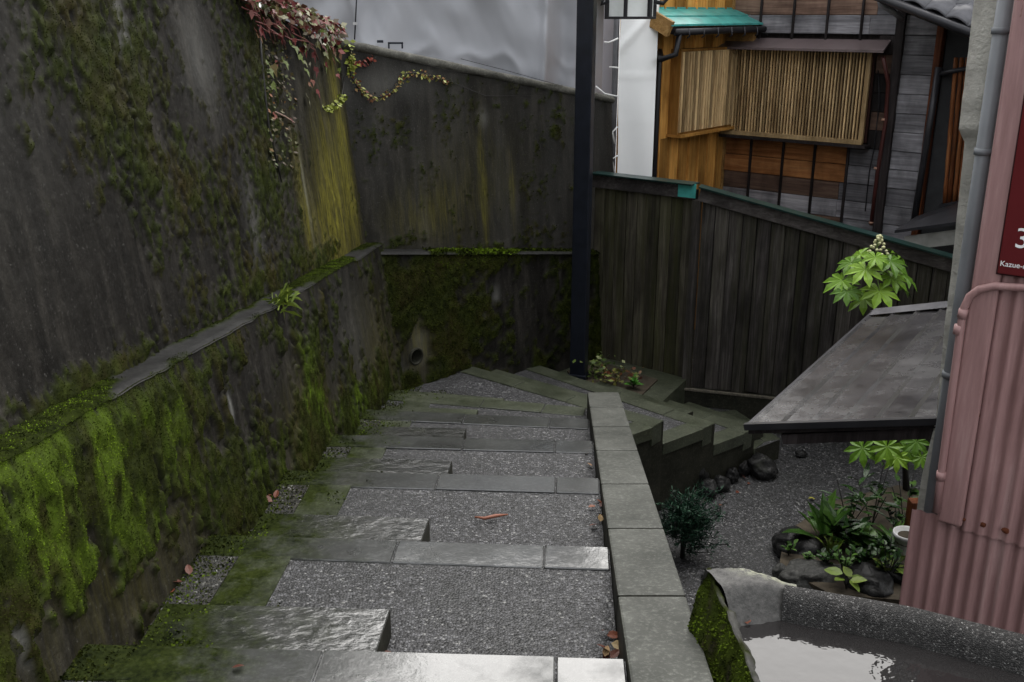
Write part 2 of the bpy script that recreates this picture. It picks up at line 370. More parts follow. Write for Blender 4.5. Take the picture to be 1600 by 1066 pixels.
for n in sorted(TR):
    st = part('step', MB().prism([tuple(p) for p in TR[n]], GZ - 0.3, zl(n) - 0.008), M['gravel'] if n < 6 else M['gravel'], stairs)
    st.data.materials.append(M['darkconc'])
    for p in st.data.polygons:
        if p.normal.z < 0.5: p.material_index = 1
    L, Rr = NL[n]; e, nm = side(Rr, L, DIR[n]); ln = (L - Rr).length
    cuts = [0.0] + [c for c in JO[n] if c < ln - 0.15] + [ln]
    W = 0.165
    smat = M['stone'] if n < 5 else M['mossstone']
    for a, b in zip(cuts[:-1], cuts[1:]):
        g = 0.003
        q = [Rr + e * (a + g) + nm * 0.006, Rr + e * (b - g) + nm * 0.006, Rr + e * (b - g) - nm * W, Rr + e * (a + g) - nm * W]
        dz = rng.uniform(-0.002, 0.003)
        part('nosing_stone', MB().prism([tuple(p) for p in q], zl(n) - 0.17, zl(n) + dz), smat, st, 0.004, 1)
    # border stone along the left side of a straight step
    if n <= 5 and n > -2:
        y0 = NL[n - 1][0].y + 0.40; y1 = NL[n][0].y - 0.172
        if n == 5: y0, y1 = 6.95, 7.20
        q = [(xw(y0) + 0.17, y0), (xw(y0) + 0.38, y0), (xw(y1) + 0.38, y1), (xw(y1) + 0.17, y1)]
        part('border_stone', MB().prism(q, zl(n) - 0.1, zl(n) - 0.001), M['mossstone'], st, 0.002, 1)
    if 0 < n <= 4:
        y0 = NL[n - 1][0].y + 0.392; y1 = NL[n][0].y - 0.168
        part('pocket_soil', MB().prism([(xw(y0) - .03, y0), (xw(y0) + .168, y0), (xw(y1) + .168, y1), (xw(y1) - .03, y1)], zl(n) - .05, zl(n) - .002), M['pocket'], st)
    # border along the open side of a turning step
    if n >= 6:
        A = {6: V2(0.902, 6.985), 7: NL[6][1], 8: NL[7][1], 9: NL[8][1]}[n]; B = NL[n][1] - nm * 0.17
        t_ = (B - A).normalized(); inn = V2(-t_.y, t_.x)
        q = [A + t_ * 0.004 - inn * 0.006, B - inn * 0.006, B + inn * 0.17, A + t_ * 0.004 + inn * 0.17]
        part('border_stone', MB().prism([tuple(p) for p in q], zl(n) - 0.1, zl(n) - 0.001), M['mossstone'], st, 0.002, 1)
    # half-height block against the riser above
    if n in BLK:
        L, Rr = NL[n - 1]; e, nm = side(Rr, L, DIR[n - 1]); ln = (L - Rr).length
        dep = 0.385 if n <= 4 else (0.34 if n == 5 else 0.30)
        a0 = BLK[n]; b0 = ln - (0.12 if n <= 5 else 0.0)
        if n == 8: b0 = 1.5
        if n == 9: b0 = 0.93
        q = [Rr + e * a0 + nm * 0.008, Rr + e * b0 + nm * 0.008, Rr + e * b0 + nm * dep, Rr + e * (a0 - 0.01) + nm * dep]
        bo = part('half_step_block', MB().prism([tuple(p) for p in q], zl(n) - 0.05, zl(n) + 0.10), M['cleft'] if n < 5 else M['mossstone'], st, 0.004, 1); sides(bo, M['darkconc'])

# moss growing on the wall side of the steps
pm, bm_r = [], []
gm_ = np.random.default_rng(77)
for n in range(0, 7):
    ya = NL[n - 1][0].y; yb = NL[n][0].y if n < 6 else 8.2
    k = 5200; yy = ya + (yb - ya) * gm_.random(k); xx = xw(yy) + .75 * gm_.random(k) ** 1.6
    if n == 6: xx = -1.0 + .9 * gm_.random(k); yy = np.minimum(yy, 7.9 + .9 * (xx + 1)) - .02
    d_ = fbm(xx * 7, yy * 7, 4, 990) - .55 * np.clip((xx - xw(yy)) / .75, 0, 1) + (.06 if n > 3 else 0) + .22 * (xx < xw(yy) + .17)
    kp = d_ > .42 + .05 * gm_.random(k)
    blk = (yy < ya + .385) & (n > 0) & (xx > xw(yy) + .09)
    pm.append(np.stack([xx, yy, zl(n) + np.where(blk, .10, 0) - .002], -1)[kp])
pm = np.concatenate(pm); k = len(pm)
d_ = gm_.normal(size=(k, 3)); d_[:, 2] = np.abs(d_[:, 2]) * .6 + .15; d_ /= np.linalg.norm(d_, axis=1)[:, None]
w_ = np.cross(d_, gm_.normal(size=(k, 3))); w_ /= np.linalg.norm(w_, axis=1)[:, None]; L_ = .005 + .011 * gm_.random((k, 1)) ** 2
v_ = np.stack([pm, pm + d_ * L_ * .55 + w_ * L_ * .4, pm + d_ * L_, pm + d_ * L_ * .55 - w_ * L_ * .4], 1).reshape(-1, 3) - np.array(OFF[stairs.name])
def raw_later(): raw_quads('moss', v_step, M['moss'], stairs, rnd_step, bri_step)
v_step = v_; rnd_step = np.repeat(gm_.random(k), 4); bri_step = np.repeat(sstep(.45, .6, fbm(pm[:, 0] * 4, pm[:, 1] * 4, 3, 995)) * .55, 4)

# ------------------------------------------------------------------ stone kerb along the right of the stairs
kerb = thing('stone_kerb', 'sloping grey stone kerb of square blocks down the right side of the steps', 'kerb', (0.45, 2.5, -1.85))
KY = [-1.0, -0.25, 0.5, 1.25, 2.30, 3.03, 3.78, 4.48, 5.19, 5.83, 6.47, 7.06]
def kz(y): return -1.805 - 0.1975 * (y - 2.385)
for y0, y1 in zip(KY[:-1], KY[1:]):
    g = 0.003
    q = [(xk(y0), y0 + g), (xk(y0) + 0.24, y0 + g), (xk(y1) + 0.24, y1 - g), (xk(y1), y1 - g)]
    b = MB().prism(q, GZ - 0.2, [kz(y0), kz(y0), kz(y1), kz(y1)])
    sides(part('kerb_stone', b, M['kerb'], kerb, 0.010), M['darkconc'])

# ------------------------------------------------------------------ retaining walls
def moss_blades(name, P, Nn, mo, br, count, parent, mat, lmin=0.006, lmax=0.02, seed=1, drop=0.5):
    """many small moss blades standing off a wall surface; P, Nn: (a, b, 3) arrays, mo / br: masks"""
    g = np.random.default_rng(seed)
    a, b = mo.shape
    i = g.random(count) * (a - 1.001); j = g.random(count) * (b - 1.001)
    i0 = i.astype(int); j0 = j.astype(int); fi = (i - i0)[:, None]; fj = (j - j0)[:, None]
    def smp(A):
        return A[i0, j0] * (1 - fi) * (1 - fj) + A[i0 + 1, j0] * fi * (1 - fj) + A[i0, j0 + 1] * (1 - fi) * fj + A[i0 + 1, j0 + 1] * fi * fj
    m = mo[i0, j0]; keep = m > g.random(count) * 1.15 + 0.12
    p = smp(P)[keep]; n = smp(Nn)[keep]; n /= np.linalg.norm(n, axis=1)[:, None]
    bright = br[i0, j0][keep]; k = len(p)
    if k == 0: return None
    L = (lmin + (lmax - lmin) * g.random(k) ** 2)[:, None]
    tang = g.normal(size=(k, 3)); tang -= n * (tang * n).sum(1)[:, None]; tang /= np.linalg.norm(tang, axis=1)[:, None]
    d = n * (0.35 + 0.5 * g.random((k, 1))) + tang * (g.random((k, 1)) * 0.8) + np.array([0, 0, -drop]) * g.random((k, 1))
    d /= np.linalg.norm(d, axis=1)[:, None]
    w = np.cross(d, g.normal(size=(k, 3))); w /= np.linalg.norm(w, axis=1)[:, None]
    base = p - n * 0.002
    v = np.empty((k, 4, 3)); v[:, 0] = base; v[:, 1] = base + d * L * 0.55 + w * L * 0.33; v[:, 2] = base + d * L; v[:, 3] = base + d * L * 0.55 - w * L * 0.33
    v = v.reshape(-1, 3) - np.array(OFF[parent.name])
    cush = sstep(.25, .65, fbm(p[:, 1] * 30, p[:, 2] * 14 + p[:, 0] * 20, 3, 900))
    return raw_quads(name, v, mat, parent, np.repeat(np.clip(cush * .85 + .18 * g.random(k) - .02, 0, 1), 4), np.repeat(np.clip(bright * (.15 + 1.1 * cush), 0, 1), 4))
def raw_quads(name, v, mat, parent=None, rnd=None, bright=None, kind='stuff'):
    k = len(v) // 4
    me = bpy.data.meshes.new(name); me.vertices.add(len(v)); me.vertices.foreach_set('co', v.astype(np.float32).ravel())
    me.loops.add(len(v)); me.loops.foreach_set('vertex_index', np.arange(len(v), dtype=np.int32))
    me.polygons.add(k); me.polygons.foreach_set('loop_start', np.arange(0, 4 * k, 4, dtype=np.int32))
    me.update(calc_edges=True)
    for nm, arr in (('rnd', rnd), ('bright', bright)):
        if arr is not None:
            a = me.attributes.new(nm, 'FLOAT', 'POINT'); a.data.foreach_set('value', arr.astype(np.float32))
    o = link(name, me, mat, parent)
    if kind: o['kind'] = kind
    return o
raw_later()
def grid_obj(name, P, mat, parent, attrs, drop=None):
    a, b, _ = P.shape
    idx = np.arange(a * b).reshape(a, b)
    f = np.stack([idx[:-1, :-1], idx[1:, :-1], idx[1:, 1:], idx[:-1, 1:]], -1).reshape(-1, 4)
    if drop is not None: f = f[~drop.reshape(-1)]
    v = P.reshape(-1, 3) - np.array(OFF[parent.name] if parent is not None else (0, 0, 0))
    me = bpy.data.meshes.new(name); me.vertices.add(len(v)); me.vertices.foreach_set('co', v.astype(np.float32).ravel())
    k = len(f); me.loops.add(4 * k); me.loops.foreach_set('vertex_index', f.astype(np.int32).ravel())
    me.polygons.add(k); me.polygons.foreach_set('loop_start', np.arange(0, 4 * k, 4, dtype=np.int32))
    me.polygons.foreach_set('use_smooth', np.ones(k, dtype=bool))
    me.update(calc_edges=True)
    for nm, arr in attrs.items():
        at = me.attributes.new(nm, 'FLOAT', 'POINT'); at.data.foreach_set('value', arr.astype(np.float32).ravel())
    return link(name, me, mat, parent)
def normals(P):
    du = np.gradient(P, axis=0); dv = np.gradient(P, axis=1); n = np.cross(du, dv); return n / np.maximum(np.linalg.norm(n, axis=2)[..., None], 1e-9)
def spots(S, T, lst):
    """sum of soft spots (s, t, rs, rt, amount) in wall coordinates"""
    o = np.zeros_like(S)
    for s, t, rs, rt, a in lst: o += a * np.exp(-((S - s) / rs) ** 2 - ((T - t) / rt) ** 2)
    return o

BAT = 0.10
# left wall: s = world y, t = height
def ledge_z(y): return -1.164 - 0.115 * (y - 2.52)
def ltop(y): return np.where(y < 5.9, 0.06 - 0.10 * (y - 5.9), 0.06 - 0.145 * (y - 5.9))
foot_z = lambda y: -1.95 - 0.19 * (y - 3.0)
lw = thing('retaining_wall', 'tall dark mossy concrete retaining wall with a ledge along the left of the steps', 'wall', (-1.3, 3.0, -2.1))
ys = np.concatenate([np.linspace(-3, 1.6, 60, endpoint=False), np.linspace(1.6, 8.0, 640)])
def left_x(y, z, set_back=0.0):   # face position at height z
    return xw(y) - BAT * (z - foot_z(y)) - set_back
# lower face
tt = np.linspace(0, 1, 110)
Y, Tn = np.meshgrid(ys, tt, indexing='ij')
Zb = foot_z(Y) - 0.55; Zt = ledge_z(Y) + 0.012 * (fbm(Y * 3, Y * 0, 3, 5) - 0.5) * 2
Z = Zb + (Zt - Zb) * Tn; X = left_x(Y, Z)
hz = Z - foot_z(Y)          # height above the steps
mo = fbm(Y * 3.0, Z * 1.8, 4, 21) * 0.34 + fbm(Y * 16, Z * 8, 3, 31) * 0.30 + fbm(Y * 52, Z * 26, 2, 37) * 0.38
bias = spots(Y, hz, [(2.3, .45, 1.0, .5, .27), (3.0, .62, .5, .25, .22), (3.5, .3, .7, .45, .08), (5.35, .25, .22, .35, .28), (6.7, .05, .9, .22, .30), (4.4, .75, 1.2, .12, .12), (4.6, .15, .8, .35, .1), (6.9, .9, .6, .5, -.05)])
bias -= spots(Y, hz, [(3.05, .04, .45, .13, .2), (2.55, -.02, .3, .2, .3), (4.2, .42, .35, .25, .10), (6.8, .6, .8, .3, .14)])
mo = sstep(0.49, 0.61, mo + bias * 0.9 - .13 * sstep(.50, .64, fbm(Y * 9, Z * 2.6, 3, 41)))
br = np.clip(spots(Y, hz, [(2.1, .4, .75, .5, 1.1), (2.95, .66, .4, .25, 1.2), (5.35, .25, .2, .35, 1.3), (6.3, .08, .6, .15, .9), (3.3, .45, .4, .4, .5), (4.6, .1, .6, .2, .35)]) * sstep(.36, .58, fbm(Y * 6, Z * 2.5, 4, 8)) * sstep(.30, .62, fbm(Y * 19, Z * 8, 4, 18)) * 1.25, 0, 1)
li = np.clip(spots(Y, hz, [(3.0, .1, .9, .22, .15), (5.3, .1, .4, .3, .5), (7.3, .2, .6, .5, .25)]), 0, 1)
pale = np.clip(spots(Y, hz, [(2.35, .22, .04, .1, .8), (2.98, .35, .05, .09, .5), (4.15, .5, .02, .08, 0.9), (6.6, .5, .5, .4, .15)]), 0, 1)
disp = (fbm(Y * 6, Z * 6, 4, 3) - .5) * 0.014 + mo * (0.004 + 0.034 * fbm(Y * 26, Z * 11, 3, 9)) + (fbm(Y * 45, Z * 45, 2, 15) - .5) * 0.006
fade = 1 - sstep(.93, 1, Tn); disp = (fbm(Y * 6, Z * 6, 4, 3) - .5) * 0.014 + (disp - (fbm(Y * 6, Z * 6, 4, 3) - .5) * 0.014) * fade
P = np.stack([X + disp, Y, Z], -1)
grid_obj('lower_face', P, M['wall'], lw, {'moss': mo, 'lichen': li, 'pale': pale, 'bright': br})
moss_blades('moss', P, np.zeros_like(P) + np.array([1.0, -0.07, 0.1]), mo, br, 1000000, lw, M['moss'], 0.0025, 0.0075, 3)
# ledge top strip and upper face
SB = 0.13
uu = np.linspace(0, 1, 9)
Y, Un = np.meshgrid(ys, uu, indexing='ij')
Zl = ledge_z(Y) + 0.012 * (fbm(Y * 3, Y * 0, 3, 5) - 0.5) * 2
X = left_x(Y, Zl) - (SB + .03) * Un + (fbm(Y * 6, Zl * 6, 4, 3) - .5) * 0.014 * (1 - Un) + .006 * (Un < .01)
e_ = fbm(Y * 2.2, Un * 1.5, 4, 61) + 0.25 * Un
mo2 = sstep(0.53, 0.63, e_ + spots(Y, Un, [(2.2, .5, .5, 2, .3), (2.95, .5, .35, 2, .4), (5.5, .5, .25, 2, .2), (6.5, .4, .6, 2, .3), (4.5, 1, .5, .4, .12)]) - spots(Y, Un, [(3.8, .4, .7, .5, .35), (5.0, .3, .5, .5, .2)]))
P = np.stack([X, Y, Zl + 0.006 - .012 * (Un < .01) + 0.01 * mo2 * fbm(Y * 30, Un * 5, 2, 4)], -1)
grid_obj('ledge', P, M['ledge'], lw, {'moss': mo2, 'lichen': mo2 * 0, 'pale': 0.05 * (1 - mo2)})
moss_blades('moss', P, np.zeros_like(P) + np.array([0.35, 0, 1.0]), mo2, np.clip(spots(Y, Un, [(2.95, .5, .4, 2, 1), (6.6, .5, .7, 2, .8), (2.2, .5, .4, 2, .5)]), 0, 1), 70000, lw, M['moss'], 0.003, 0.009, 4)
tt = np.linspace(0, 1, 120)
Y, Tn = np.meshgrid(ys, tt, indexing='ij')
Zb = ledge_z(Y) - 0.02; Zt = ltop(Y)
Z = Zb + (Zt - Zb) * Tn; X = left_x(Y, Z, SB); hz = Z - ledge_z(Y)
mo = fbm(Y * 3.2, Z * 2.2, 4, 121) * 0.34 + fbm(Y * 17, Z * 10, 3, 131) * 0.30 + fbm(Y * 55, Z * 32, 2, 137) * 0.40
bias = spots(Y, hz, [(3.75, 1.25, .45, .35, .16), (4.2, .95, .5, .4, .07), (4.4, .6, .6, .4, .06), (5.6, .75, .25, .5, .10), (5.9, 1.15, .3, .35, .10), (6.1, .25, .25, .2, .10), (4.9, .1, .7, .07, .16), (6.6, .1, .6, .07, .15), (2.6, .06, .8, .08, .2), (3.4, .03, .5, .05, .18)])
bias -= spots(Y, hz, [(2.2, .6, .9, .6, .18), (3.3, .35, .8, .3, .14), (7.2, .8, .7, .8, .25), (4.9, 1.3, .25, .25, .1)])
mo = sstep(0.55, 0.67, mo + bias * 1.1)
br = np.clip(spots(Y, hz, [(5.0, .1, .8, .08, .35), (6.6, .1, .6, .08, .6)]) , 0, 1)
li = np.clip(spots(Y, hz, [(7.2, .45, .42, .55, .9), (7.7, .8, .16, .9, 1.0), (6.35, .45, .12, .4, .6), (6.8, .2, .4, .3, .5)]), 0, 1)
pale = np.clip(spots(Y, hz, [(6.42, .5, .03, .3, .7), (5.3, .35, .12, .3, .25), (4.95, 1.25, .2, .25, .3), (2.9, 1.1, .6, .6, .12), (4.15, 1.3, .06, .15, .6)]) * (0.5 + fbm(Y * 10, Z * 3, 3, 77)), 0, 1)
seam = np.exp(-((Y - 5.62 - 0.12 * (hz - 1.0)) / 0.012) ** 2) * (hz > 0.35)
disp = (fbm(Y * 5, Z * 5, 4, 103) - .5) * 0.012 + mo * (0.005 + 0.018 * fbm(Y * 28, Z * 28, 3, 109)) + (fbm(Y * 45, Z * 45, 2, 115) - .5) * 0.006 - seam * 0.03
P = np.stack([X + disp, Y, Z], -1)
grid_obj('upper_face', P, M['wall'], lw, {'moss': mo, 'lichen': li, 'pale': pale})
moss_blades('moss', P, np.zeros_like(P) + np.array([1.0, -0.07, 0.1]), mo, br, 520000, lw, M['moss'], 0.0025, 0.0075, 5)
# top of the left wall and the earth it holds back
b = MB()
for y0, y1 in zip(ys[:-1:6], list(ys[6::6])):
    z0, z1 = float(ltop(np.array(y0))), float(ltop(np.array(y1)))
    x0, x1 = float(left_x(y0, z0, SB)), float(left_x(y1, z1, SB))
    b.add([(x0 + .012, y0, z0), (x1 + .012, y1, z1), (x1 - .35, y1, z1 + .01), (x0 - .35, y0, z0 + .01)], [(0, 1, 2, 3)])
part('wall_top', b, M['darkconc'], lw)
earth = simple('brown_leaf_soil', (0.045, 0.036, 0.024), 0.9, 0, 0.5, 9, 0.8, 30)
hill = part('bank', MB().add([(-1.7, -5, 0.9), (-1.55, 8.2, -0.32), (0.9, 10.6, -0.8), (-4, 13, -0.5), (-40, 13, 0.5), (-40, -5, 1.5)], [(0, 1, 2, 3, 4, 5)]), earth)
props(hill, None, None, kind='structure')

def bank_tree(label, x, y, z, r, n, seed):
    gg = np.random.default_rng(seed); t_ = thing('evergreen_tree', label, 'tree', (x, y, -.2), 'evergreens on the bank')
    part('trunk', MB().tube([(x, y, -.3), (x + .05, y, z * .5), (x, y + .05, z)], [.12, .09, .04], 8), M['darkwood0'], t_)
    d = gg.normal(size=(n, 3)); d /= np.linalg.norm(d, axis=1)[:, None]
    lump = 0.8 + .35 * np.sin(d[:, 0] * 4 + seed) * np.sin(d[:, 1] * 5) + .2 * np.sin(d[:, 2] * 7)
    p = np.array([x, y, z]) + d * (r * lump * gg.random(n) ** .35)[:, None] * np.array([1, 1, .95])
    p[:, 2] = np.maximum(p[:, 2], .32 + .2 * gg.random(n))
    a = gg.normal(size=(n, 3)); a /= np.linalg.norm(a, axis=1)[:, None]; w = np.cross(a, gg.normal(size=(n, 3))); w /= np.linalg.norm(w, axis=1)[:, None]; L = (.09 + .09 * gg.random((n, 1)))
    v = np.stack([p, p + a * L * .5 + w * L * .3, p + a * L, p + a * L * .5 - w * L * .3], 1).reshape(-1, 3) - np.array([x, y, -.2])
    raw_quads('crown', v, M['evergreen'], t_, np.repeat(gg.random(n), 4))
M['darkwood0'] = simple('dark_bark', (.02, .016, .012), .8)
M['evergreen'] = m_leafv('evergreen_leaf', [(0, (.008, .018, .006)), (.6, (.018, .04, .01)), (1, (.04, .07, .015))], .5)
for i_, (x_, y_, z_, r_, lb_) in enumerate(((-2.7, 8.9, 2.3, 1.75, 'dark evergreen on the bank beyond the far end of the left wall'), (-3.2, 6.0, 2.3, 1.5, 'dark evergreen on the bank above the creeper'), (-3.3, 3.2, 2.3, 1.6, 'dark evergreen on the bank above the near part of the left wall'))):
    bank_tree(lb_, x_, y_, z_, r_, 7000, 50 + i_)

# back wall: s = metres along from the corner, facing right and towards the steps
bw = thing('retaining_wall', 'dark mossy concrete wall with drain hole and sloping coping behind the turn of the steps', 'wall', (0.0, 8.9, -3.2))
bd = (WE - WC).normalized(); bn = V2(bd.y, -bd.x)              # along, and out of the wall
BL = 3.2
def bl_ledge(s): return -1.84 - 0.165 * s
def bl_top(s): return -0.20 - 0.185 * s
def bpt(s, z, back=0.0, foot=-3.3):
    o = -BAT * 0.7 * (z - foot) - back
    return np.stack([WC.x + bd.x * s + bn.x * o, WC.y + bd.y * s + bn.y * o, z], -1)
def bs(u, v, back=0.0):          # a spot in the photograph as wall coordinates (s, z)
    n3 = Vector((bn.x, bn.y, BAT * 0.7)); p = hit(u, v, Vector((WC.x - bn.x * back, WC.y - bn.y * back, -3.3)), n3)
    return (V2(p.x, p.y) - WC).dot(bd), p.z
ss = np.linspace(-0.25, BL, 150)
S, Tn = np.meshgrid(ss, np.linspace(0, 1, 90), indexing='ij')
Zb = -4.0 + 0 * S; Zt = bl_ledge(S); Z = Zb + (Zt - Zb) * Tn
mo = fbm(S * 3.3, Z * 3, 5, 221) * 0.6 + fbm(S * 17, Z * 15, 4, 231) * 0.45
def sp(u, v, ru, rv, a, back=0.0):
    s, z = bs(u, v, back); return (s, z, ru, rv, a)
hole = bs(650, 557)
bias = spots(S, Z, [sp(640, 450, .35, .45, .22), sp(720, 410, .8, .12, .25), sp(700, 520, .5, .25, .12), sp(800, 540, .5, .2, .06)])
bias -= spots(S, Z, [sp(655, 540, .10, .22, .6), sp(615, 570, .10, .2, .4), sp(780, 450, .12, .15, .2), sp(860, 480, .25, .3, .12), sp(820, 500, .2, .2, .12)])
mo = sstep(0.46, 0.60, mo + bias + 0.03)
li = np.clip(spots(S, Z, [sp(655, 540, .15, .3, .35)]), 0, 1)
pale = np.clip(spots(S, Z, [sp(655, 540, .09, .2, .38), sp(775, 460, .05, .07, .6), sp(615, 585, .1, .2, .3), sp(755, 490, .05, .05, .3)]) * (0.4 + fbm(S * 14, Z * 14, 3, 88)), 0, 1)
disp = (fbm(S * 6, Z * 6, 4, 203) - .5) * 0.014 + mo * (0.006 + 0.03 * fbm(S * 20, Z * 20, 3, 209))
P = bpt(S, Z); P[..., 0] += bn.x * disp; P[..., 1] += bn.y * disp
cs = (S[:-1, :-1] + S[1:, 1:]) / 2; cz = (Z[:-1, :-1] + Z[1:, 1:]) / 2
dr = np.hypot(cs - hole[0], cz - hole[1]) < 0.068
grid_obj('lower_face', P, M['wall'], bw, {'moss': mo, 'lichen': li, 'pale': pale}, dr)
Nb = np.zeros_like(P) + np.array([bn.x, bn.y, 0.07])
moss_blades('moss', P, Nb, mo, np.clip(spots(S, Z, [sp(760, 398, .7, .06, .5)]), 0, 1), 150000, bw, M['moss'], 0.005, 0.018, 6)
hp = Vector(bpt(np.array(hole[0]), np.array(hole[1]))); b3 = Vector((bn.x, bn.y, 0))
b = MB(); ring = []
ax1 = Vector((bd.x, bd.y, 0)); ax2 = Vector((0, 0, 1)); K = 20
for (r_, o_) in ((0.078, -0.02), (0.076, 0.012), (0.062, 0.014), (0.058, -0.01), (0.058, -0.35)):
    for k in range(K):
        a = 2 * math.pi * k / K
        b.v.append(tuple(hp + b3 * o_ + (ax1 * math.cos(a) + ax2 * math.sin(a)) * r_))
for q in range(4):
    for k in range(K):
        b.f.append((q * K + k, q * K + (k + 1) % K, (q + 1) * K + (k + 1) % K, (q + 1) * K + k))
b.f.append(tuple(4 * K + k for k in range(K))); b.sm = True
part('drain_hole', b, M['darkconc'], bw)
# ledge
S, Un = np.meshgrid(ss, np.linspace(0, 1, 8), indexing='ij')
P = bpt(S, bl_ledge(S) + 0.005 - .02 * (Un < .01)); P[..., 0] -= bn.x * (Un * 0.16 - .05); P[..., 1] -= bn.y * (Un * 0.16 - .05)
mo2 = sstep(0.38, 0.52, fbm(S * 2.5, Un * 1.2, 4, 262) + spots(S, Un, [(1.0, .5, .7, 3, .25)]) - spots(S, Un, [(.15, .5, .25, 3, .4), (2.2, .5, .4, 3, .2)]))
grid_obj('ledge', P, M['ledge'], bw, {'moss': mo2, 'lichen': mo2 * 0, 'pale': 0.05 * (1 - mo2)})
moss_blades('moss', P, np.zeros_like(P) + np.array([0.3, -0.3, 1.0]), mo2, np.clip(spots(S, Un, [(1.2, .5, .6, 3, 1)]), 0, 1), 9000, bw, M['moss'], 0.012, 0.035, 7)
S, Tn = np.meshgrid(ss, np.linspace(0, 1, 100), indexing='ij')
Zb = bl_ledge(S) - 0.02; Zt = bl_top(S) - 0.06; Z = Zb + (Zt - Zb) * Tn; hz = Z - bl_ledge(S)
mo = fbm(S * 3, Z * 2.2, 4, 321) * 0.36 + fbm(S * 14, Z * 9, 3, 331) * 0.30 + fbm(S * 42, Z * 28, 2, 337) * 0.36
bias = spots(S, Z, [sp(870, 210, .16, .35, .14, .13), sp(620, 380, .5, .06, .2, .13), sp(760, 385, .6, .05, .15, .13)])
mo = sstep(0.57, 0.68, mo + bias - 0.03)
li = np.clip(spots(S, Z, [sp(755, 300, .04, .5, .6, .13), sp(690, 330, .3, .25, .2, .13), sp(800, 300, .04, .3, .35, .13), sp(640, 340, .3, .2, .2, .13), sp(740, 280, .6, .5, .12, .13)]), 0, 1)
tops = fbm(S * 9, S * 0, 2, 44) * (bl_top(S) - Z)
pale = np.clip(0.16 * fbm(S * 7, Z * 1.2, 3, 55) + spots(S, Z, [sp(755, 185, .06, .08, .4, .13), sp(600, 130, .5, .12, .22, .13)]), 0, 1)
disp = (fbm(S * 5, Z * 5, 4, 303) - .5) * 0.010 + mo * 0.02 * fbm(S * 20, Z * 20, 3, 309)
P = bpt(S, Z, 0.13); P[..., 0] += bn.x * disp; P[..., 1] += bn.y * disp
grid_obj('upper_face', P, M['wall'], bw, {'moss': mo, 'lichen': li, 'pale': pale})
moss_blades('moss', P, np.zeros_like(P) + np.array([bn.x, bn.y, 0.07]), mo, mo * 0, 50000, bw, M['moss'], 0.006, 0.02, 8)
# coping: lighter weathered cap with an uneven lower edge
cop = m_stone('pale_weathered_coping', (0.03, 0.03, 0.025), (0.10, 0.098, 0.085), (0.5, 0.75), 0.0, 0.05)
na = 120; sv = np.linspace(-0.30, BL + .02, na)
prof = [(-0.03, -0.075), (0.012, -0.07), (0.03, -0.045), (0.026, -0.012), (0.0, 0.0), (-0.12, 0.012), (-0.30, 0.015), (-0.30, -0.1)]
Pc = np.zeros((na, len(prof), 3))
for k, (o_, z_) in enumerate(prof):
    q = bpt(sv, bl_top(sv), 0.13)
    jit = (fbm(sv * 12, sv * 0 + k * 3.1, 4, 400 + k) - .5) * (0.05 if k in (0, 1, 2) else 0.018)
    q[:, 0] += bn.x * (o_ + jit); q[:, 1] += bn.y * (o_ + jit); q[:, 2] = bl_top(sv) + z_ + jit * 0.7
    Pc[:, k] = q
grid_obj('coping', Pc[:, ::-1], cop, bw, {'moss': 0 * Pc[..., 0]})

# ------------------------------------------------------------------ planting strip, street lamp, board fence
strip = part('planting_strip', MB().prism([(0.15, 9.25), (0.50, 8.97), (1.36, 8.50), (1.72, 9.16), (0.88, 9.9), (0.7, 9.7)], GZ - .2, -3.40), M['mossstone'])
props(strip, None, None, kind='structure')
part('soil', MB().prism([(0.55, 9.35), (0.62, 9.0), (1.20, 8.66), (1.42, 9.1), (0.92, 9.6)], -3.42, -3.385), earth, strip)

LX, LY = 0.652, 9.14
lamp = thing('street_lamp', 'tall dark blue-black square lamp post with a hanging hexagonal lantern', 'street lamp', (LX, LY, -3.37))
b = MB()
a0 = R(28)
def sq(cx, cy, r, a): return [(cx + r * math.cos(a + k * math.pi / 2), cy + r * math.sin(a + k * math.pi / 2)) for k in range(4)]
part('post', MB().prism(sq(LX, LY, 0.105, a0), -3.4, 1.35), M['post'], lamp, 0.008)
part('base_plate', MB().prism(sq(LX, LY, 0.125, a0), -3.4, -3.33), M['post'], lamp, 0.006)
part('arm', MB().tube([(LX, LY, 0.95), (LX + .2, LY - .04, 1.0), (LX + .40, LY - .07, 0.92), (LX + .42, LY - .075, 0.66)], 0.022), M['black'], lamp)
lc = Vector((py(985, 30, LY - .08).x, LY - .08, 0)); lz0 = py(985, 30, LY - .08).z
lan = part('lantern', MB().prism([(lc.x + .235 * math.cos(R(60 * k + 12)), lc.y + .235 * math.sin(R(60 * k + 12))) for k in range(6)], lz0, lz0 + 0.022), M['black'], lamp, 0.004)
hexp = [(lc.x + .215 * math.cos(R(60 * k + 12)), lc.y + .215 * math.sin(R(60 * k + 12))) for k in range(6)]
glass = NT('frosted_lamp_glass')
gz_ = glass.sep(2)
glass.set(color=glass.ramp(glass.noise(5, 4), [(0.3, (0.55, 0.58, 0.56)), (0.7, (0.72, 0.75, 0.74))]), rough=0.35)
mossy_g = M['mossstone']
for k in range(6):
    p, q = hexp[k], hexp[(k + 1) % 6]
    part('bar', MB().bar((p[0], p[1], lz0 + .02), (p[0], p[1], lz0 + .56), 0.03, 0.03, (p[0] - lc.x, p[1] - lc.y, 0)), M['black'], lan)
    i = [(x * .96 + lc.x * .04, y * .96 + lc.y * .04) for x, y in (p, q)]
    j = [(x * .94 + lc.x * .06, y * .94 + lc.y * .06) for x, y in (p, q)]
    part('pane', MB().prism([i[0], i[1], j[1], j[0]], lz0 + .021, lz0 + .55), glass.m, lan)
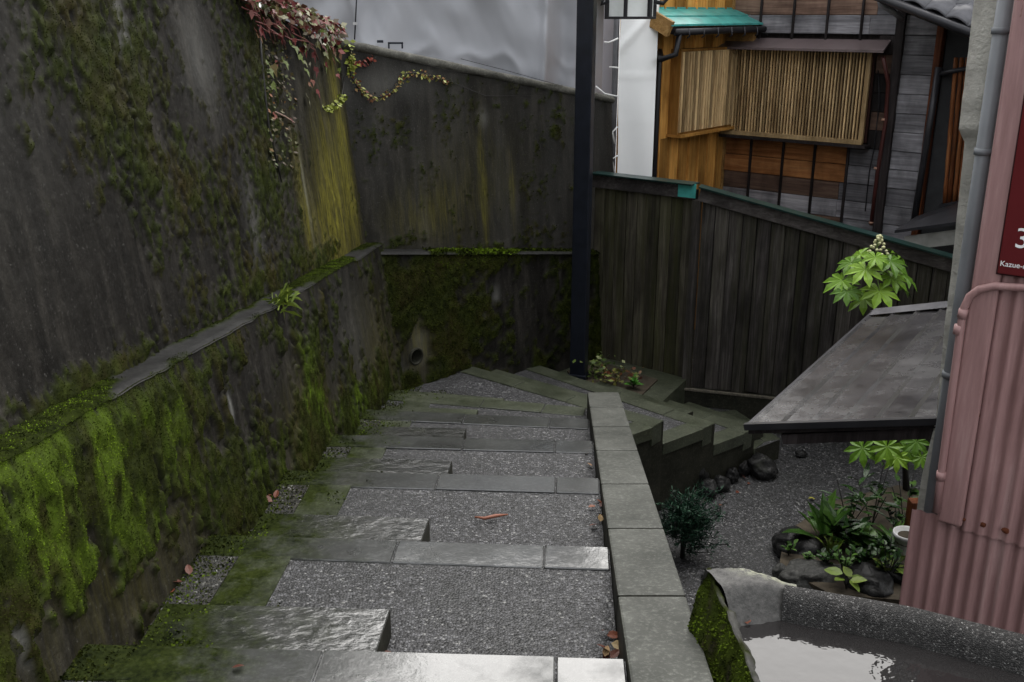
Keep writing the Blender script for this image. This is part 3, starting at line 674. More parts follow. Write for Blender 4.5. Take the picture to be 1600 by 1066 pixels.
part('roof', MB().prism([(lc.x + .27 * math.cos(R(60 * k + 12)), lc.y + .27 * math.sin(R(60 * k + 12))) for k in range(6)], lz0 + .56, lz0 + .60), M['black'], lan)
part('bracket', MB().tube([(lc.x + .2, lc.y - .05, lz0 + .14), (lc.x + .27, lc.y - .06, lz0 + .13), (lc.x + .30, lc.y - .06, lz0 + .16), (lc.x + .27, lc.y - .06, lz0 + .19)], 0.018), M['black'], lan)
part('bracket', MB().tube([(lc.x - .2, lc.y - .05, lz0 + .14), (lc.x - .26, lc.y - .06, lz0 + .12), (lc.x - .24, lc.y - .06, lz0 + .17)], 0.014), M['black'], lan)

M['darkwood_b'] = simple('dark_fence_backing', (.012, .010, .009), .8)
FC = V2(1.712, 9.196); FLp = V2(0.83, 9.90); FRd = V2(math.sin(R(108)), math.cos(R(108))); FR = FC + FRd * 2.75
def fence(a, b_, ztop, label, mats, group, w=0.128):
    d = (b_ - a); ln = d.length; d = d / ln; out = V2(d.y, -d.x)
    if out.y > 0: out = -out
    f = thing('board_fence', label, 'fence', (a.x, a.y, -3.5), group)
    n = math.ceil(ln / w - .05); w = ln / n
    for i in range(n):
        s0 = i * w; s1 = s0 + w - rng.uniform(.004, .010); o1 = rng.uniform(0, 0.014)
        p0 = a + d * s0 + out * o1; p1 = a + d * s1 + out * (o1 + rng.uniform(-.003, .003))
        q = [tuple(p0), tuple(p1), tuple(p1 - out * .022), tuple(p0 - out * .022)]
        zt = [ztop(s0) - .03, ztop(s1) - .03, ztop(s1) - .03, ztop(s0) - .03]
        part('board', MB().prism(q, -3.49 + rng.uniform(-.006, .01), zt), mats(i, s0), f, 0.003, 1)
        if i % 2 == 0 and rng.random() < .75:      # nail heads
            pass
    p0 = a - out * .03; p1 = b_ - out * .03
    part('backing', MB().prism([tuple(p0), tuple(p1), tuple(p1 - out * .012), tuple(p0 - out * .012)], -3.49, [ztop(0) - .05, ztop(ln) - .05, ztop(ln) - .05, ztop(0) - .05]), M['darkwood_b'], f)
    for zz in (-3.2, -2.5):
        q0 = a - out * .045; q1 = b_ - out * .045
        part('rail', MB().bar((q0.x, q0.y, zz), (q1.x, q1.y, zz), 0.04, 0.07), M['beam'], f)
    return f, d, out, ln
zt_l = lambda s: -1.50
fl, d_, out_, ln_ = fence(FLp, FC, zt_l, 'short level board fence with teal cap behind the lamp post', lambda i, s: M['fencegreen'], 'board fences')
q0 = FLp + out_ * .03; q1 = FC + out_ * .03
part('top_beam', MB().bar((q0.x, q0.y, -1.57), (q1.x, q1.y, -1.57), 0.05, 0.125), M['beam'], fl, 0.004)
part('cap', MB().bar((q0.x, q0.y, -1.492), (q1.x, q1.y, -1.492), 0.17, 0.014), M['tealcap'], fl)
part('corner_trim', MB().bar((FC.x - d_.x * .16 + out_.x * .06, FC.y - d_.y * .16 + out_.y * .06, -1.555), (FC.x + .02 + out_.x * .06, FC.y + out_.y * .06, -1.555), 0.014, 0.13), M['teal'], fl)
part('post', MB().prism(sq(FC.x + .005, FC.y - .02, 0.055, R(20)), -3.5, -1.64), M['fence'], fl, 0.004)
zt_r = lambda s: -1.51 - 0.229 * s
fr, d2, out2, ln2 = fence(FC + FRd * .06, FR, zt_r, 'long board fence with sloping top running right behind the metal awning', lambda i, s: M['fence'], 'board fences')
q0 = FC + FRd * .03 + out2 * .03; q1 = FR + out2 * .03
part('top_beam', MB().bar((q0.x, q0.y, zt_r(0) - .075), (q1.x, q1.y, zt_r(ln2) - .075), 0.05, 0.115), M['beam'], fr, 0.004)
part('cap', MB().bar((q0.x, q0.y, zt_r(0) + .002), (q1.x, q1.y, zt_r(ln2) + .002), 0.17, 0.014), M['tealcap'], fr)
# concrete footing under both fences
foot = M['darkconc']; lipm = simple('gritty_footing_edge', (0.10, 0.09, 0.07), 0.85, 0, 0.5, 40, 0.5, 60)
b = MB(); ft = FC + out_ * .05 + out2 * .04
part('footing', MB().prism([tuple(FLp + out_ * .05), tuple(ft), tuple(FC - out_ * .1), tuple(FLp - out_ * .1)], GZ - .1, -3.492), foot, fl)
part('footing', MB().prism([tuple(ft), tuple(FR + out2 * .05), tuple(FR - out2 * .1), tuple(FC - out2 * .1)], GZ - .1, -3.494), foot, fr)

for (p_, q_, f_) in ((FLp + out_ * .045, ft, fl), (ft, FR + out2 * .045, fr)): part('footing_edge', MB().bar((p_.x, p_.y, -3.489), (q_.x, q_.y, -3.489), .035, .018), lipm, f_)

# ------------------------------------------------------------------ construction sheeting, scaffold pole, white sheet
def cloth(name, c, rough=0.6, var=0.08):
    t = NT(name); n = t.noise(2.0, 4)
    w = t.noise(260, 2)
    t.set(color=t.ramp(n, [(0.3, tuple(x * (1 - var) for x in c)), (0.7, c)]), rough=rough, normal=t.bump(w, 0.1, 0.002)); return t.m
M['tarp'] = cloth('grey_scaffold_sheeting', (0.40, 0.41, 0.44), 0.5)
M['white'] = cloth('white_sheet', (0.93, 0.94, 0.93), 0.6, 0.03)
M['lilac'] = cloth('pale_lilac_board', (0.42, 0.40, 0.43), 0.6)
TY = 11.6
u0 = py(430, 60, TY).x; u1 = py(946, 60, TY).x
gx, gzv = np.meshgrid(np.linspace(u0, u1, 190), np.linspace(-1.6, 3.2, 130), indexing='ij')
fold = 0.05 * np.sin(gx * 2.3 + gzv * 1.6 + 1.5 * fbm(gx * .8, gzv * .8, 3, 500)) + 0.03 * np.sin(gx * 7 + gzv * 4 + 5 * fbm(gx * .7, gzv * .7, 3, 505)) * fbm(gx, gzv, 2, 506) + 0.10 * (fbm(gx * 1.7 + gzv * .9, gzv * .35 - gx * .4, 4, 510) - .5)
fold += 0.06 * (1 - np.abs(2 * fbm(gx * 1.1 + gzv * .7, gzv * .9 - gx * .5, 3, 520) - 1)) ** 5
xs = py(852, 60, TY).x
fold += 0.10 * np.exp(-((gx - xs - .02 * gzv) / 0.05) ** 2) - 0.09 * np.exp(-((gx - xs - .2 - .03 * gzv) / 0.12) ** 2)
xt = py(505, 60, TY).x
fold += 0.07 * np.sin((gx - xt) * 9 - gzv * 5) * np.exp(-((gx - xt - .3) / .45) ** 2 - ((gzv + .1) / .7) ** 2)
P = np.stack([gx, TY - fold + 0.0 * gzv, gzv], -1)
tp = thing('scaffold_sheeting', 'big grey construction sheeting stretched behind the coping of the far wall', 'tarpaulin', ((u0 + u1) / 2, TY, -1.6))
grid_obj('sheet', P[::-1], M['tarp'], tp, {})
part('rope', MB().tube([py(558, -20, TY - .14), py(554, 62, TY - .12)], 0.008, 6), M['black'], tp)
part('clip', MB().obox(py(555, 37, TY - .15), (1, 0, 0), (0, 1, 0), (0, 0, 1), 0.022, 0.012, 0.014), simple('pale_clip', (.5, .5, .5), .4), tp)
ink = simple('dark_print', (0.02, 0.024, 0.035), 0.5)
for (a_, b_, c_, e_) in ((589, 63, 599, 67), (606, 66, 630, 69), (606, 66, 609, 76), (627, 66, 630, 76)):
    p = py((a_ + c_) / 2, (b_ + e_) / 2, TY - .10); q = py(c_, e_, TY - .10)
    part('printed_mark', MB().obox(p, (1, 0, 0), (0, 1, 0), (0, 0, 1), abs(q.x - p.x), 0.002, abs(q.z - p.z)), ink, tp)
pole = thing('scaffold_pole', 'thin grey vertical scaffold pole left of the white sheet', 'pole', (py(960, 150, 10.9).x, 10.9, -4))
px_ = py(960, 150, 10.9).x
part('tube', MB().tube([(px_, 10.9, -3.9), (px_, 10.9, 2.0)], 0.032, 12), simple('grey_steel', (0.09, 0.09, 0.095), 0.4, 0.3), pole)
lb = thing('boarding', 'narrow pale lilac boarding strip between grey sheeting and the scaffold pole', 'panel', (py(950, 150, 11.1).x, 11.1, -4))
part('board', MB().obox((py(951, 150, 11.15).x, 11.15, -.5), (1, 0, 0), (0, 1, 0), (0, 0, 1), 0.075, 0.02, 2.6), M['lilac'], lb)
WY = 10.86
x0 = py(967, 150, WY).x; x1 = py(1024, 150, WY).x
gx, gzv = np.meshgrid(np.linspace(0, 1, 40), np.linspace(-2.2, 2.0, 110), indexing='ij')
X = x0 + (x1 - x0) * gx + 0.010 * np.sin(gzv * 3.1) * (1 - gx)
fold = 0.03 * np.exp(-((gzv - .1 - gx * .5) / .05) ** 2) + 0.025 * np.exp(-((gzv + .35 - gx * .45) / .06) ** 2) + 0.015 * np.sin(gx * 5 + gzv * 2) + 0.012 * np.exp(-((gzv + .63) / .015) ** 2) + 0.01 * np.exp(-((gzv + 1.1) / .015) ** 2)
ws = thing('white_sheet', 'bright white cloth sheet laced to the scaffold pole beside the timber annex', 'sheet', (x0, WY, -2.2))
grid_obj('sheet', np.stack([X, WY - fold, gzv], -1)[::-1], M['white'], ws, {})
rope = simple('white_rope', (0.7, 0.7, 0.68), 0.7)
for (a_, b_, c_, e_, sag) in ((944, 66, 966, 60, 4), (952, 105, 966, 106, 0), (931, 135, 966, 151, 4), (960, 268, 966, 243, -8), (960, 225, 965, 198, -6)):
    p, q = py(a_, b_, 10.80), py(c_, e_, 10.80); m_ = (p + q) / 2 + Vector((-0.006 * abs(sag), 0, -0.006 * sag))
    part('lacing', MB().tube([p, m_, q], 0.009, 6), rope, ws)

# ------------------------------------------------------------------ timber houses behind the fence
hd = azd(130); hn = Vector((-math.cos(R(40)), -math.sin(R(40)), 0)); hn = Vector((hd.y, -hd.x, 0));
if hn.y > 0: hn = -hn
H0 = py(1240, 150, 12.0)
def hw(u, v, out=0.0): return hit(u, v, H0 + hn * out, hn)
def hs(u, v, out=0.0): p = hw(u, v, out); return (p - H0).dot(hd), p.z
def hp_(s, z, out=0.0): return Vector((H0.x, H0.y, 0)) + hd * s + hn * out + Vector((0, 0, z))
M['plank_o'] = m_wood('orange_brown_planks', (0.24, 0.085, 0.028), (0.47, 0.20, 0.07), (0.60, 0.31, 0.13), 'x', 0.65, gscale=.6)
M['plank_m'] = m_wood('half_weathered_planks', (0.06, 0.036, 0.026), (0.14, 0.088, 0.066), (0.23, 0.155, 0.115), 'x', 0.75, gscale=.6)
M['plank_g'] = m_wood('grey_weathered_planks', (0.085, 0.083, 0.09), (0.20, 0.195, 0.208), (0.33, 0.325, 0.34), 'x', 0.8, gscale=.6)
M['darkwood'] = m_wood('dark_stained_timber', (0.010, 0.008, 0.008), (0.022, 0.018, 0.018), (0.045, 0.038, 0.038), 'z', 0.6)
M['slat'] = m_wood('pale_cedar_slats', (0.38, 0.24, 0.11), (0.58, 0.41, 0.21), (0.70, 0.53, 0.30), 'z', 0.6)
M['honey'] = m_wood('honey_cedar_boards', (0.38, 0.165, 0.035), (0.60, 0.30, 0.075), (0.72, 0.42, 0.13), 'z', 0.6, gscale=.8)
M['honeyx'] = m_wood('new_cedar_fascia', (0.30, 0.16, 0.05), (0.48, 0.28, 0.10), (0.62, 0.40, 0.17), 'x', 0.6, gscale=.8)
M['redpipe'] = simple('maroon_downpipe_paint', (0.055, 0.016, 0.014), 0.4)
M['hood'] = simple('purple_brown_sheet_metal', (0.11, 0.085, 0.085), 0.38, 0.0, 0.2, 5)
M['darkmetal'] = simple('dark_grey_sheet_metal', (0.03, 0.03, 0.034), 0.35, 0.2)
M['redwood'] = m_wood('red_brown_frame', (0.06, 0.018, 0.008), (0.13, 0.04, 0.015), (0.2, 0.075, 0.03), 'z', 0.5)
hang = Matrix((hd, -hn, Vector((0, 0, 1)))).transposed()      # local x along the wall, y into it
house = thing('timber_house', 'old dark timber plank house with wide slatted window and metal hood behind the fence', 'house', hp_(0, -5.0))
sL = hs(1131, 230)[0]; sR = hs(1412, 40)[0]; sE = hs(1466, 60)[0]; sX = sE + 2.4
def plank(name, s0, s1, z0, z1, mt, th=0.025, out=0.0, parent=house, mat_frame=hang):
    me = MB().obox((0, 0, 0), (1, 0, 0), (0, 1, 0), (0, 0, 1), (s1 - s0) / 2, th / 2, (z1 - z0) / 2).mesh(name)
    o = link(name, me, mt, parent, hp_((s0 + s1) / 2, (z0 + z1) / 2, out), mat_frame)
    bv = o.modifiers.new('edge', 'BEVEL'); bv.width = 0.004; bv.segments = 1
    return o
part('wall_core', MB().add([hp_(sL - .2, -5, -.06), hp_(sX, -5, -.06), hp_(sX, 2.4, -.06), hp_(sL - .2, 2.4, -.06)], [(0, 1, 2, 3)]), M['darkwood'], house)
PH = 0.205; z = -3.7; k = 0
zsill = hs(1240, 218)[1]; zhood = hs(1240, 70)[1]; sLat = hs(1362, 150)[0]
while z < 1.9:
    o_ = 0.012 * (k % 2)
    inside = z + PH > zsill + .03 and z < zhood - .05
    if not inside:
        low = z < zsill
        m1 = M['plank_o'] if (low and z > zsill - .62) else M['plank_m']
        if not low: m1 = M['plank_g'] if z < zhood + .28 else M['plank_m']
        cut = sL + (sR - sL) * (0.80 + rng.uniform(-.06, .06))
        if z < zsill - .62: m1 = M['plank_g'] if k % 2 else M['plank_m']
        plank('plank', sL, cut, z, z + PH - .005, m1, out=o_)
        plank('plank', cut + .002, sR, z, z + PH - .005, M['plank_g'], out=o_)
    else:
        plank('plank', sLat + .02, sR, z, z + PH - .005, M['plank_m'] if k % 3 == 0 else M['darkwood'], out=o_)
    plank('plank', sR + .03, sE, z, z + PH - .005, M['plank_g'], out=0.03 + o_)
    z += PH; k += 1
for u in (1172, 1222, 1271, 1323):
    s_, _ = hs(u, 280); plank('batten', s_ - .014, s_ + .014, -3.7, zsill - .02, M['darkwood'], 0.03, 0.035)
for u in (1190, 1241, 1294, 1348):
    s_, _ = hs(u, 40); plank('batten', s_ - .013, s_ + .013, zhood + .06, 1.8, M['darkwood'], 0.03, 0.035)
# slatted window
zl0 = hs(1240, 212)[1]; zl1 = zhood - .03
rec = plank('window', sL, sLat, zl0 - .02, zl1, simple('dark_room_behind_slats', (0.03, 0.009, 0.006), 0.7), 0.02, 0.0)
lat = part('window_frame', MB().bar(hp_(sL + .02, zl0, .13), hp_(sLat, zl0, .13), 0.06, 0.05).bar(hp_(sLat - .02, zl0, .13), hp_(sLat - .02, zl1, .13), 0.05, 0.04, hn), M['slat'], house)
NS = 46
sl_me = MB().obox((0, 0, 0), (1, 0, 0), (0, 1, 0), (0, 0, 1), 0.0078, 0.014, (zl1 - zl0) / 2 - .02).mesh('slat')
for i in range(NS):
    s_ = sL + .05 + (sLat - sL - .09) * i / (NS - 1)
    link('slat', sl_me, M['slat'], lat, hp_(s_, (zl0 + zl1) / 2, .13), hang)
part('sill', MB().bar(hp_(sL, zl0 - .045, .12), hp_(sLat + .06, zl0 - .045, .12), 0.16, 0.03), M['darkwood'], house)
sh0 = hs(1138, 75)[0]; sh1 = hs(1388, 80, .2)[0]
part('window_hood', MB().add([hp_(sh0, zhood + .07, .02), hp_(sh1 - .05, zhood + .07, .02), hp_(sh1, zhood - .03, .34), hp_(sh0, zhood - .03, .34),
                              hp_(sh0, zhood + .04, .02), hp_(sh1 - .05, zhood + .04, .02), hp_(sh1, zhood - .055, .34), hp_(sh0, zhood - .055, .34)],
                             [(0, 3, 2, 1), (4, 5, 6, 7), (3, 7, 6, 2), (0, 1, 5, 4), (1, 2, 6, 5), (0, 4, 7, 3)]), M['hood'], house)
plank('corner_post', sR - .05, sR + .045, -4.5, 1.9, M['darkwood'], 0.1, 0.05)
s_ = hs(1388, 120, .1)[0]
part('downpipe', MB().tube([hw(1380, 90, .28), hw(1388, 130, .1), hw(1384, 190, .1), hw(1371, 270, .1), hw(1361, 352, .1)], 0.022, 10), M['redpipe'], house)
for (u, v) in ((1381, 187), (1369, 263), (1361, 348)):
    p = hw(u, v, .1); part('pipe_collar', MB().tube([p + Vector((0, 0, .012)), p - Vector((0, 0, .012))], 0.026, 10), simple('pale_pipe_collar', (.35, .2, .14), .5), house)
part('cable', MB().tube([hw(1372, 110, .04), hw(1374, 160, .04), hw(1366, 230, .04), hw(1358, 270, .04), hw(1352, 330, .04)], 0.006, 6), M['black'], house)
# recess with bamboo screen right of the grey planks
part('downpipe', MB().tube([hw(1467, 105, .1), hw(1450, 210, .1), hw(1428, 346, .1)], 0.035, 10), M['darkmetal'], house)
part('downpipe', MB().tube([hw(1466, 116, .1), hw(1520, 105, .1)], 0.025, 10), M['darkmetal'], house)
plank('door_post', sE + .0, sE + .07, -4.5, 1.0, M['redwood'], 0.1, 0.03)
plank('recess_panel', sE + .08, sX, -4.5, 1.6, simple('dark_grey_plaster', (0.035, 0.036, 0.038), 0.8), 0.02, -.03)
cane = m_wood('red_brown_canes', (0.09, 0.025, 0.01), (0.2, 0.07, 0.025), (0.36, 0.17, 0.07), 'z', 0.4)
for i, (ut, ub) in enumerate(((1494, 1476), (1503, 1483), (1512, 1491), (1519, 1499), (1527, 1506))):
    p = hw(ut, 90, .06); q = hw(ub, 318, .06)
    part('cane', MB().tube([p + (q - p) * (j / 10) for j in range(11)], [0.022 + (0.004 if j % 2 else 0) for j in range(11)], 8), cane, house)
part('cane_sill', MB().bar(hw(1468, 322, .1), hw(1530, 312, .1), 0.08, 0.04), M['darkmetal'], house)
# house roof edge with tiles, top right
e0 = hw(1378, -6, .55); e1 = hw(1525, 52, .55); ed = (e1 - e0)
up3 = Vector((0, 0, 1))
part('rafter_board', MB().bar(e0, e1 + ed * .5, 0.5, 0.07, up3), M['darkwood'], house)
part('eaves_gutter', MB().tube([e0 + hn * .28 + up3 * .02, e1 + ed * .5 + hn * .28 + up3 * .02], 0.045, 8), M['darkmetal'], house)
part('gutter_spout', MB().tube([hw(1372, -12, .6), hw(1376, 8, .6), hw(1395, 18, .6), hw(1410, 30, .3)], 0.03, 8), simple('grey_pvc', (.16, .16, .17), .4), house)
tile = simple('wet_grey_roof_tiles', (0.11, 0.11, 0.12), 0.22, 0, 0.25, 9)
tme = MB()
for k in range(7):
    a = math.pi * k / 6
    tme.v += [(-.11 + .22 * k / 6, -.15, .035 * math.sin(a)), (-.11 + .22 * k / 6, .15, .035 * math.sin(a) + .01), (-.11 + .22 * k / 6, -.15, .035 * math.sin(a) - .022)]
for k in range(6): tme.f += [(3 * k, 3 * k + 3, 3 * k + 4, 3 * k + 1), (3 * k + 2, 3 * k + 5, 3 * k + 3, 3 * k)]
tme.sm = True; tme = tme.mesh('tile')
tr_ = ed.normalized(); upr = (-hn + up3 * .45).normalized(); rm = Matrix((tr_, upr, tr_.cross(upr))).transposed()
for i in range(11):
    for j in range(4):
        p = e0 + tr_ * (.25 + .225 * i) + hn * .25 + upr * (.12 + .25 * j) + up3 * (.10 + 0.012 * j)
        link('tile', tme, tile, house, p, rm)
part('roof_deck', MB().add([e0 + hn * .26 + up3 * .05, e0 + ed * 2.2 + hn * .26 + up3 * .05, e0 + ed * 2.2 + hn * .26 + upr * 3 + up3 * .02, e0 + hn * .26 + upr * 3 + up3 * .02], [(0, 1, 2, 3)]), M['darkmetal'], house)
# main roof, above the frame: keeps the wall sheltered
part('main_roof', MB().add([hp_(sL - 2.0, 2.3, .3), hp_(sR + .1, 2.3, .3), hp_(sR + .1, 3.6, -3), hp_(sL - 2.0, 3.6, -3)], [(0, 1, 2, 3)]), M['darkmetal'], house)

# small lean-to roof over the fence end, with a pale fascia
lt = thing('lean_to_roof', 'small dark metal roof with pale fascia board just behind the fence end', 'roof', hw(1440, 400, .9) * 0.97 + Vector((0, 0, -2)))
a_, b_, c_, e_ = hw(1398, 360, 1.3), hw(1530, 342, 1.3), hw(1530, 305, .25), hw(1432, 338, .25)
t3 = Vector((0, 0, -.03))
part('sheet', MB().add([a_, b_, c_, e_, a_ + t3, b_ + t3, c_ + t3, e_ + t3], [(0, 1, 2, 3), (4, 7, 6, 5), (0, 4, 5, 1), (1, 5, 6, 2), (2, 6, 7, 3), (3, 7, 4, 0)]), M['darkmetal'], lt)
a_, b_ = hw(1415, 380, 1.22), hw(1530, 366, 1.22)
part('fascia', MB().bar(a_, b_, 0.03, 0.14), simple('pale_grey_board', (0.27, 0.27, 0.25), 0.7), lt)

# honey-coloured annex with teal roof
wd = azd(40); wnm = Vector((wd.y, -wd.x, 0))             # faces right and towards us
annex = thing('timber_annex', 'honey-coloured new timber annex with teal metal roof left of the slatted window', 'house', hp_(sL, -5.0))
Wc = hp_(sL, 0)
def ww(u, v, out=0.0): return hit(u, v, Wc + wnm * out, wnm)
def wp(s, z, out=0.0): return Wc + wd * s + wnm * out + Vector((0, 0, z))
def wsz(u, v, out=0.0): p = ww(u, v, out); return (p - Wc).dot(wd), p.z
s0 = wsz(1023, 150)[0] - .35
wang = Matrix((wd, -wnm, Vector((0, 0, 1)))).transposed()
n = 9; bwid = -s0 / n
for i in range(n):
    a = s0 + i * bwid
    for zz0, zz1 in ((-4.2, -1.35), (-1.345, .25)):
        me = MB().obox((0, 0, 0), (1, 0, 0), (0, 1, 0), (0, 0, 1), bwid / 2 - .002, .012, (zz1 - zz0) / 2).mesh('board')
        o = link('board', me, M['honey'], annex, wp(a + bwid / 2, (zz0 + zz1) / 2, 0.003 * (i % 2)), wang)
    part('batten', MB().bar(wp(a, -4.2, .022), wp(a, .2, .022), 0.022, 0.02, wnm), M['honey'], annex)
part('corner_board', MB().bar(wp(-.03, -4.2, .02), wp(-.03, .2, .02), 0.05, 0.03, wnm), M['honeyx'], annex)
part('wall_core', MB().add([wp(s0, -5, -.02), wp(.0, -5, -.02), wp(.0, .35, -.02), wp(s0, .35, -.02)], [(0, 1, 2, 3)]), M['honey'], annex)
part('end_wall', MB().add([wp(s0, -5, -.02), wp(s0, .35, -.02), wp(s0, .35, -.25), wp(s0, -5, -.25)], [(0, 1, 2, 3)]), M['honey'], annex)
# slatted box on the annex
a0_, zb0 = wsz(1060, 212, .16); a1_ = -.04; zb1 = wsz(1068, 77, .16)[1]
zbR = zb0
bx = part('window_box', MB().obox(wp((a0_ + a1_) / 2, (zb0 + zb1) / 2, .07), wd, wnm, (0, 0, 1), (a1_ - a0_) / 2, .07, (zb1 - zb0) / 2), M['honey'], annex)
NB = 24
bm_ = MB().obox((0, 0, 0), (1, 0, 0), (0, 1, 0), (0, 0, 1), (a1_ - a0_) / NB / 2 * .68, .012, (zb1 - zb0) / 2 - .03).mesh('slat')
for i in range(NB):
    link('slat', bm_, M['slat'], bx, wp(a0_ + (a1_ - a0_) * (i + .5) / NB, (zb0 + zb1) / 2, .153), wang)
part('box_sill', MB().bar(wp(a0_ - .02, zb0 - .01, .1), wp(a1_, zb0 - .01, .1), 0.2, 0.03), M['honey'], annex)
# teal roof: eave along the wall, rising away to the left
ze = wsz(1110, 40, .35)[1] ; sa = wsz(1052, 40, .35)[0]; sb = .12
for i in range(6):
    o1, o2 = .42 - i * .2, .42 - (i + 1) * .2
    z1_, z2_ = ze + .02 + i * .085, ze + .02 + (i + 1) * .085 - .012
    part('roof_sheet', MB().add([wp(sa - .15, z1_, o1), wp(sb, z1_, o1), wp(sb, z2_, o2), wp(sa - .15, z2_, o2), wp(sa - .15, z1_ - .02, o1), wp(sb, z1_ - .02, o1), wp(sb, z2_ - .02, o2), wp(sa - .15, z2_ - .02, o2)],
                                [(0, 3, 2, 1), (4, 5, 6, 7), (0, 1, 5, 4), (1, 2, 6, 5), (2, 3, 7, 6), (3, 0, 4, 7)]), M['teal'], annex)
part('eave_fascia', MB().bar(wp(sa - .1, ze - .045, .38), wp(sb - .02, ze - .045, .38), 0.04, 0.07), M['darkwood'], annex)
part('gable_fascia', MB().bar(wp(sa - .13, ze - .03, .40), wp(sa - .13, ze + .5, -.75), 0.05, 0.16), M['honeyx'], annex)
part('gutter', MB().tube([wp(sa - .1, ze - .06, .44), wp(sb, ze - .045, .44)], 0.035, 8), M['black'], annex)
for i in range(7):
    s_ = sa + .12 + (sb - sa - .2) * i / 6; part('gutter_hook', MB().tube([wp(s_, ze - .02, .47), wp(s_, ze - .10, .48), wp(s_, ze - .12, .45)], 0.009, 6), M['darkmetal'], annex)
part('downpipe', MB().tube([wp(sa - .02, ze - .08, .44), wp(sa - .04, ze - .28, .42), wp(sa - .16, ze - .33, .32), ww(1031, 80, .08), ww(1030, 95, .08), Vector((ww(1030, 95, .08).x, ww(1030, 95, .08).y, -4))], 0.03, 10), M['black'], annex)
part('beam_end', MB().bar(hp_(sL + .0, wsz(1110, 58)[1] + .02, .1), hp_(sL + .36, wsz(1110, 58)[1] + .02, .1), 0.08, 0.26), M['honeyx'], annex)

# ------------------------------------------------------------------ stucco house with metal awning
A33 = 33.4
ld = azd(A33); fd_ = azd(A33 + 90)                       # left face direction, front face direction (to the right, nearer)
ln3 = Vector((-fd_.x, -fd_.y, 0)); fn3 = Vector((-ld.x, -ld.y, 0))
SC = Vector((1.879, 4.095, 0))
def st(u, v, out=0.0): return hit(u, v, SC + fn3 * out, fn3)
M['stucco'] = NT('rough_cream_stucco')
t = M['stucco']; n1 = t.noise(26, 6, 0.7); n2 = t.noise(2.5, 5)
M['stucco'] = t.set(color=t.mix(t.ramp(n2, [(0.35, 0.55), (0.7, 0.0)]), t.ramp(n1, [(0.3, (0.50, 0.485, 0.43)), (0.7, (0.72, 0.70, 0.63))]), (0.32, 0.31, 0.27)), rough=0.85,
                    normal=t.bump(t.noise(60, 6, .75), 0.9, 0.02, t.bump(n1, 0.6, 0.012)))
stu = thing('stucco_house', 'cream stucco house corner with a grey metal awning on its left side', 'house', (SC.x + .5, SC.y + .5, GZ))
nz = 110; edge = [(-40, 1530), (0, 1524), (75, 1515), (200, 1500), (212, 1503), (216, 1508), (300, 1499), (400, 1489), (500, 1477), (658, 1462), (745, 1440), (800, 1432), (1100, 1395)]
ev = np.linspace(-40, 1100, nz); eu = np.interp(ev, [e[0] for e in edge], [e[1] for e in edge])
Pf = np.zeros((nz, 16, 3)); 
for i in range(nz):
    p = st(eu[i], ev[i]); 
    for k in range(16):
        w_ = max(0, k - 4) / 11 * .9
        j = (mnoise.noise((p.z * 14, k * .7, 3)) * .012 + mnoise.noise((p.z * 40, k * 2.1, 8)) * .006)
        if k < 4: q = p + ld * (0.09 * (4 - k)) * (1 if k else 30) - ln3 * 0 + fn3 * (-.004 * (4 - k))
        else: q = p + fd_ * w_
        q = q + fn3 * j
        if ev[i] < 210: q = q + fn3 * .025
        Pf[i, k] = q
grid_obj('wall', Pf, M['stucco'], stu, {})
# awning: horizontal courses of sheet metal, eave running back to the right
aw_m = NT('wet_grey_roof_metal'); t = aw_m
n1 = t.noise(2.2, 6, 0.65); n2 = t.noise(48, 6, 0.75); n3 = t.noise(3, 6, 0.7)
wetm = t.ramp(n3, [(0.35, 0), (0.7, 1)])
aw_m = t.set(color=t.mix(t.math('MULTIPLY', t.ramp(n2, [(0.5, 0), (0.68, 1)]), 0.55), t.ramp(n1, [(0.3, (0.012, 0.0115, 0.012)), (0.7, (0.042, 0.040, 0.043))]), (0.012, 0.012, 0.012)),
             rough=t.mix(wetm, 0.32, 0.16), metal=0.0, normal=t.bump(n2, 0.12, 0.004, t.bump(t.noise(1.3, 3), 0.4, 0.05)), spec=1.0)
E0 = pz(1170, 668, -1.95); E1 = pz(1365, 490, -1.95); ED = (E1 - E0)
NCO = 7; RUN = 1.02; sl_ = 0.272
aw = part('awning_roof', MB().add([E0 + fd_ * 0 - Vector((0, 0, .035)), E1 - Vector((0, 0, .035)), E1 + fd_ * RUN + Vector((0, 0, RUN * sl_ - .035)), E0 + fd_ * RUN + Vector((0, 0, RUN * sl_ - .035)),
                                   E0 - Vector((0, 0, .012)), E1 - Vector((0, 0, .012)), E1 + fd_ * RUN + Vector((0, 0, RUN * sl_ - .012)), E0 + fd_ * RUN + Vector((0, 0, RUN * sl_ - .012))],
                                  [(0, 1, 2, 3), (4, 7, 6, 5), (0, 4, 5, 1), (1, 5, 6, 2), (2, 6, 7, 3), (3, 7, 4, 0)]), M['darkwood'], stu)
cw = RUN / NCO
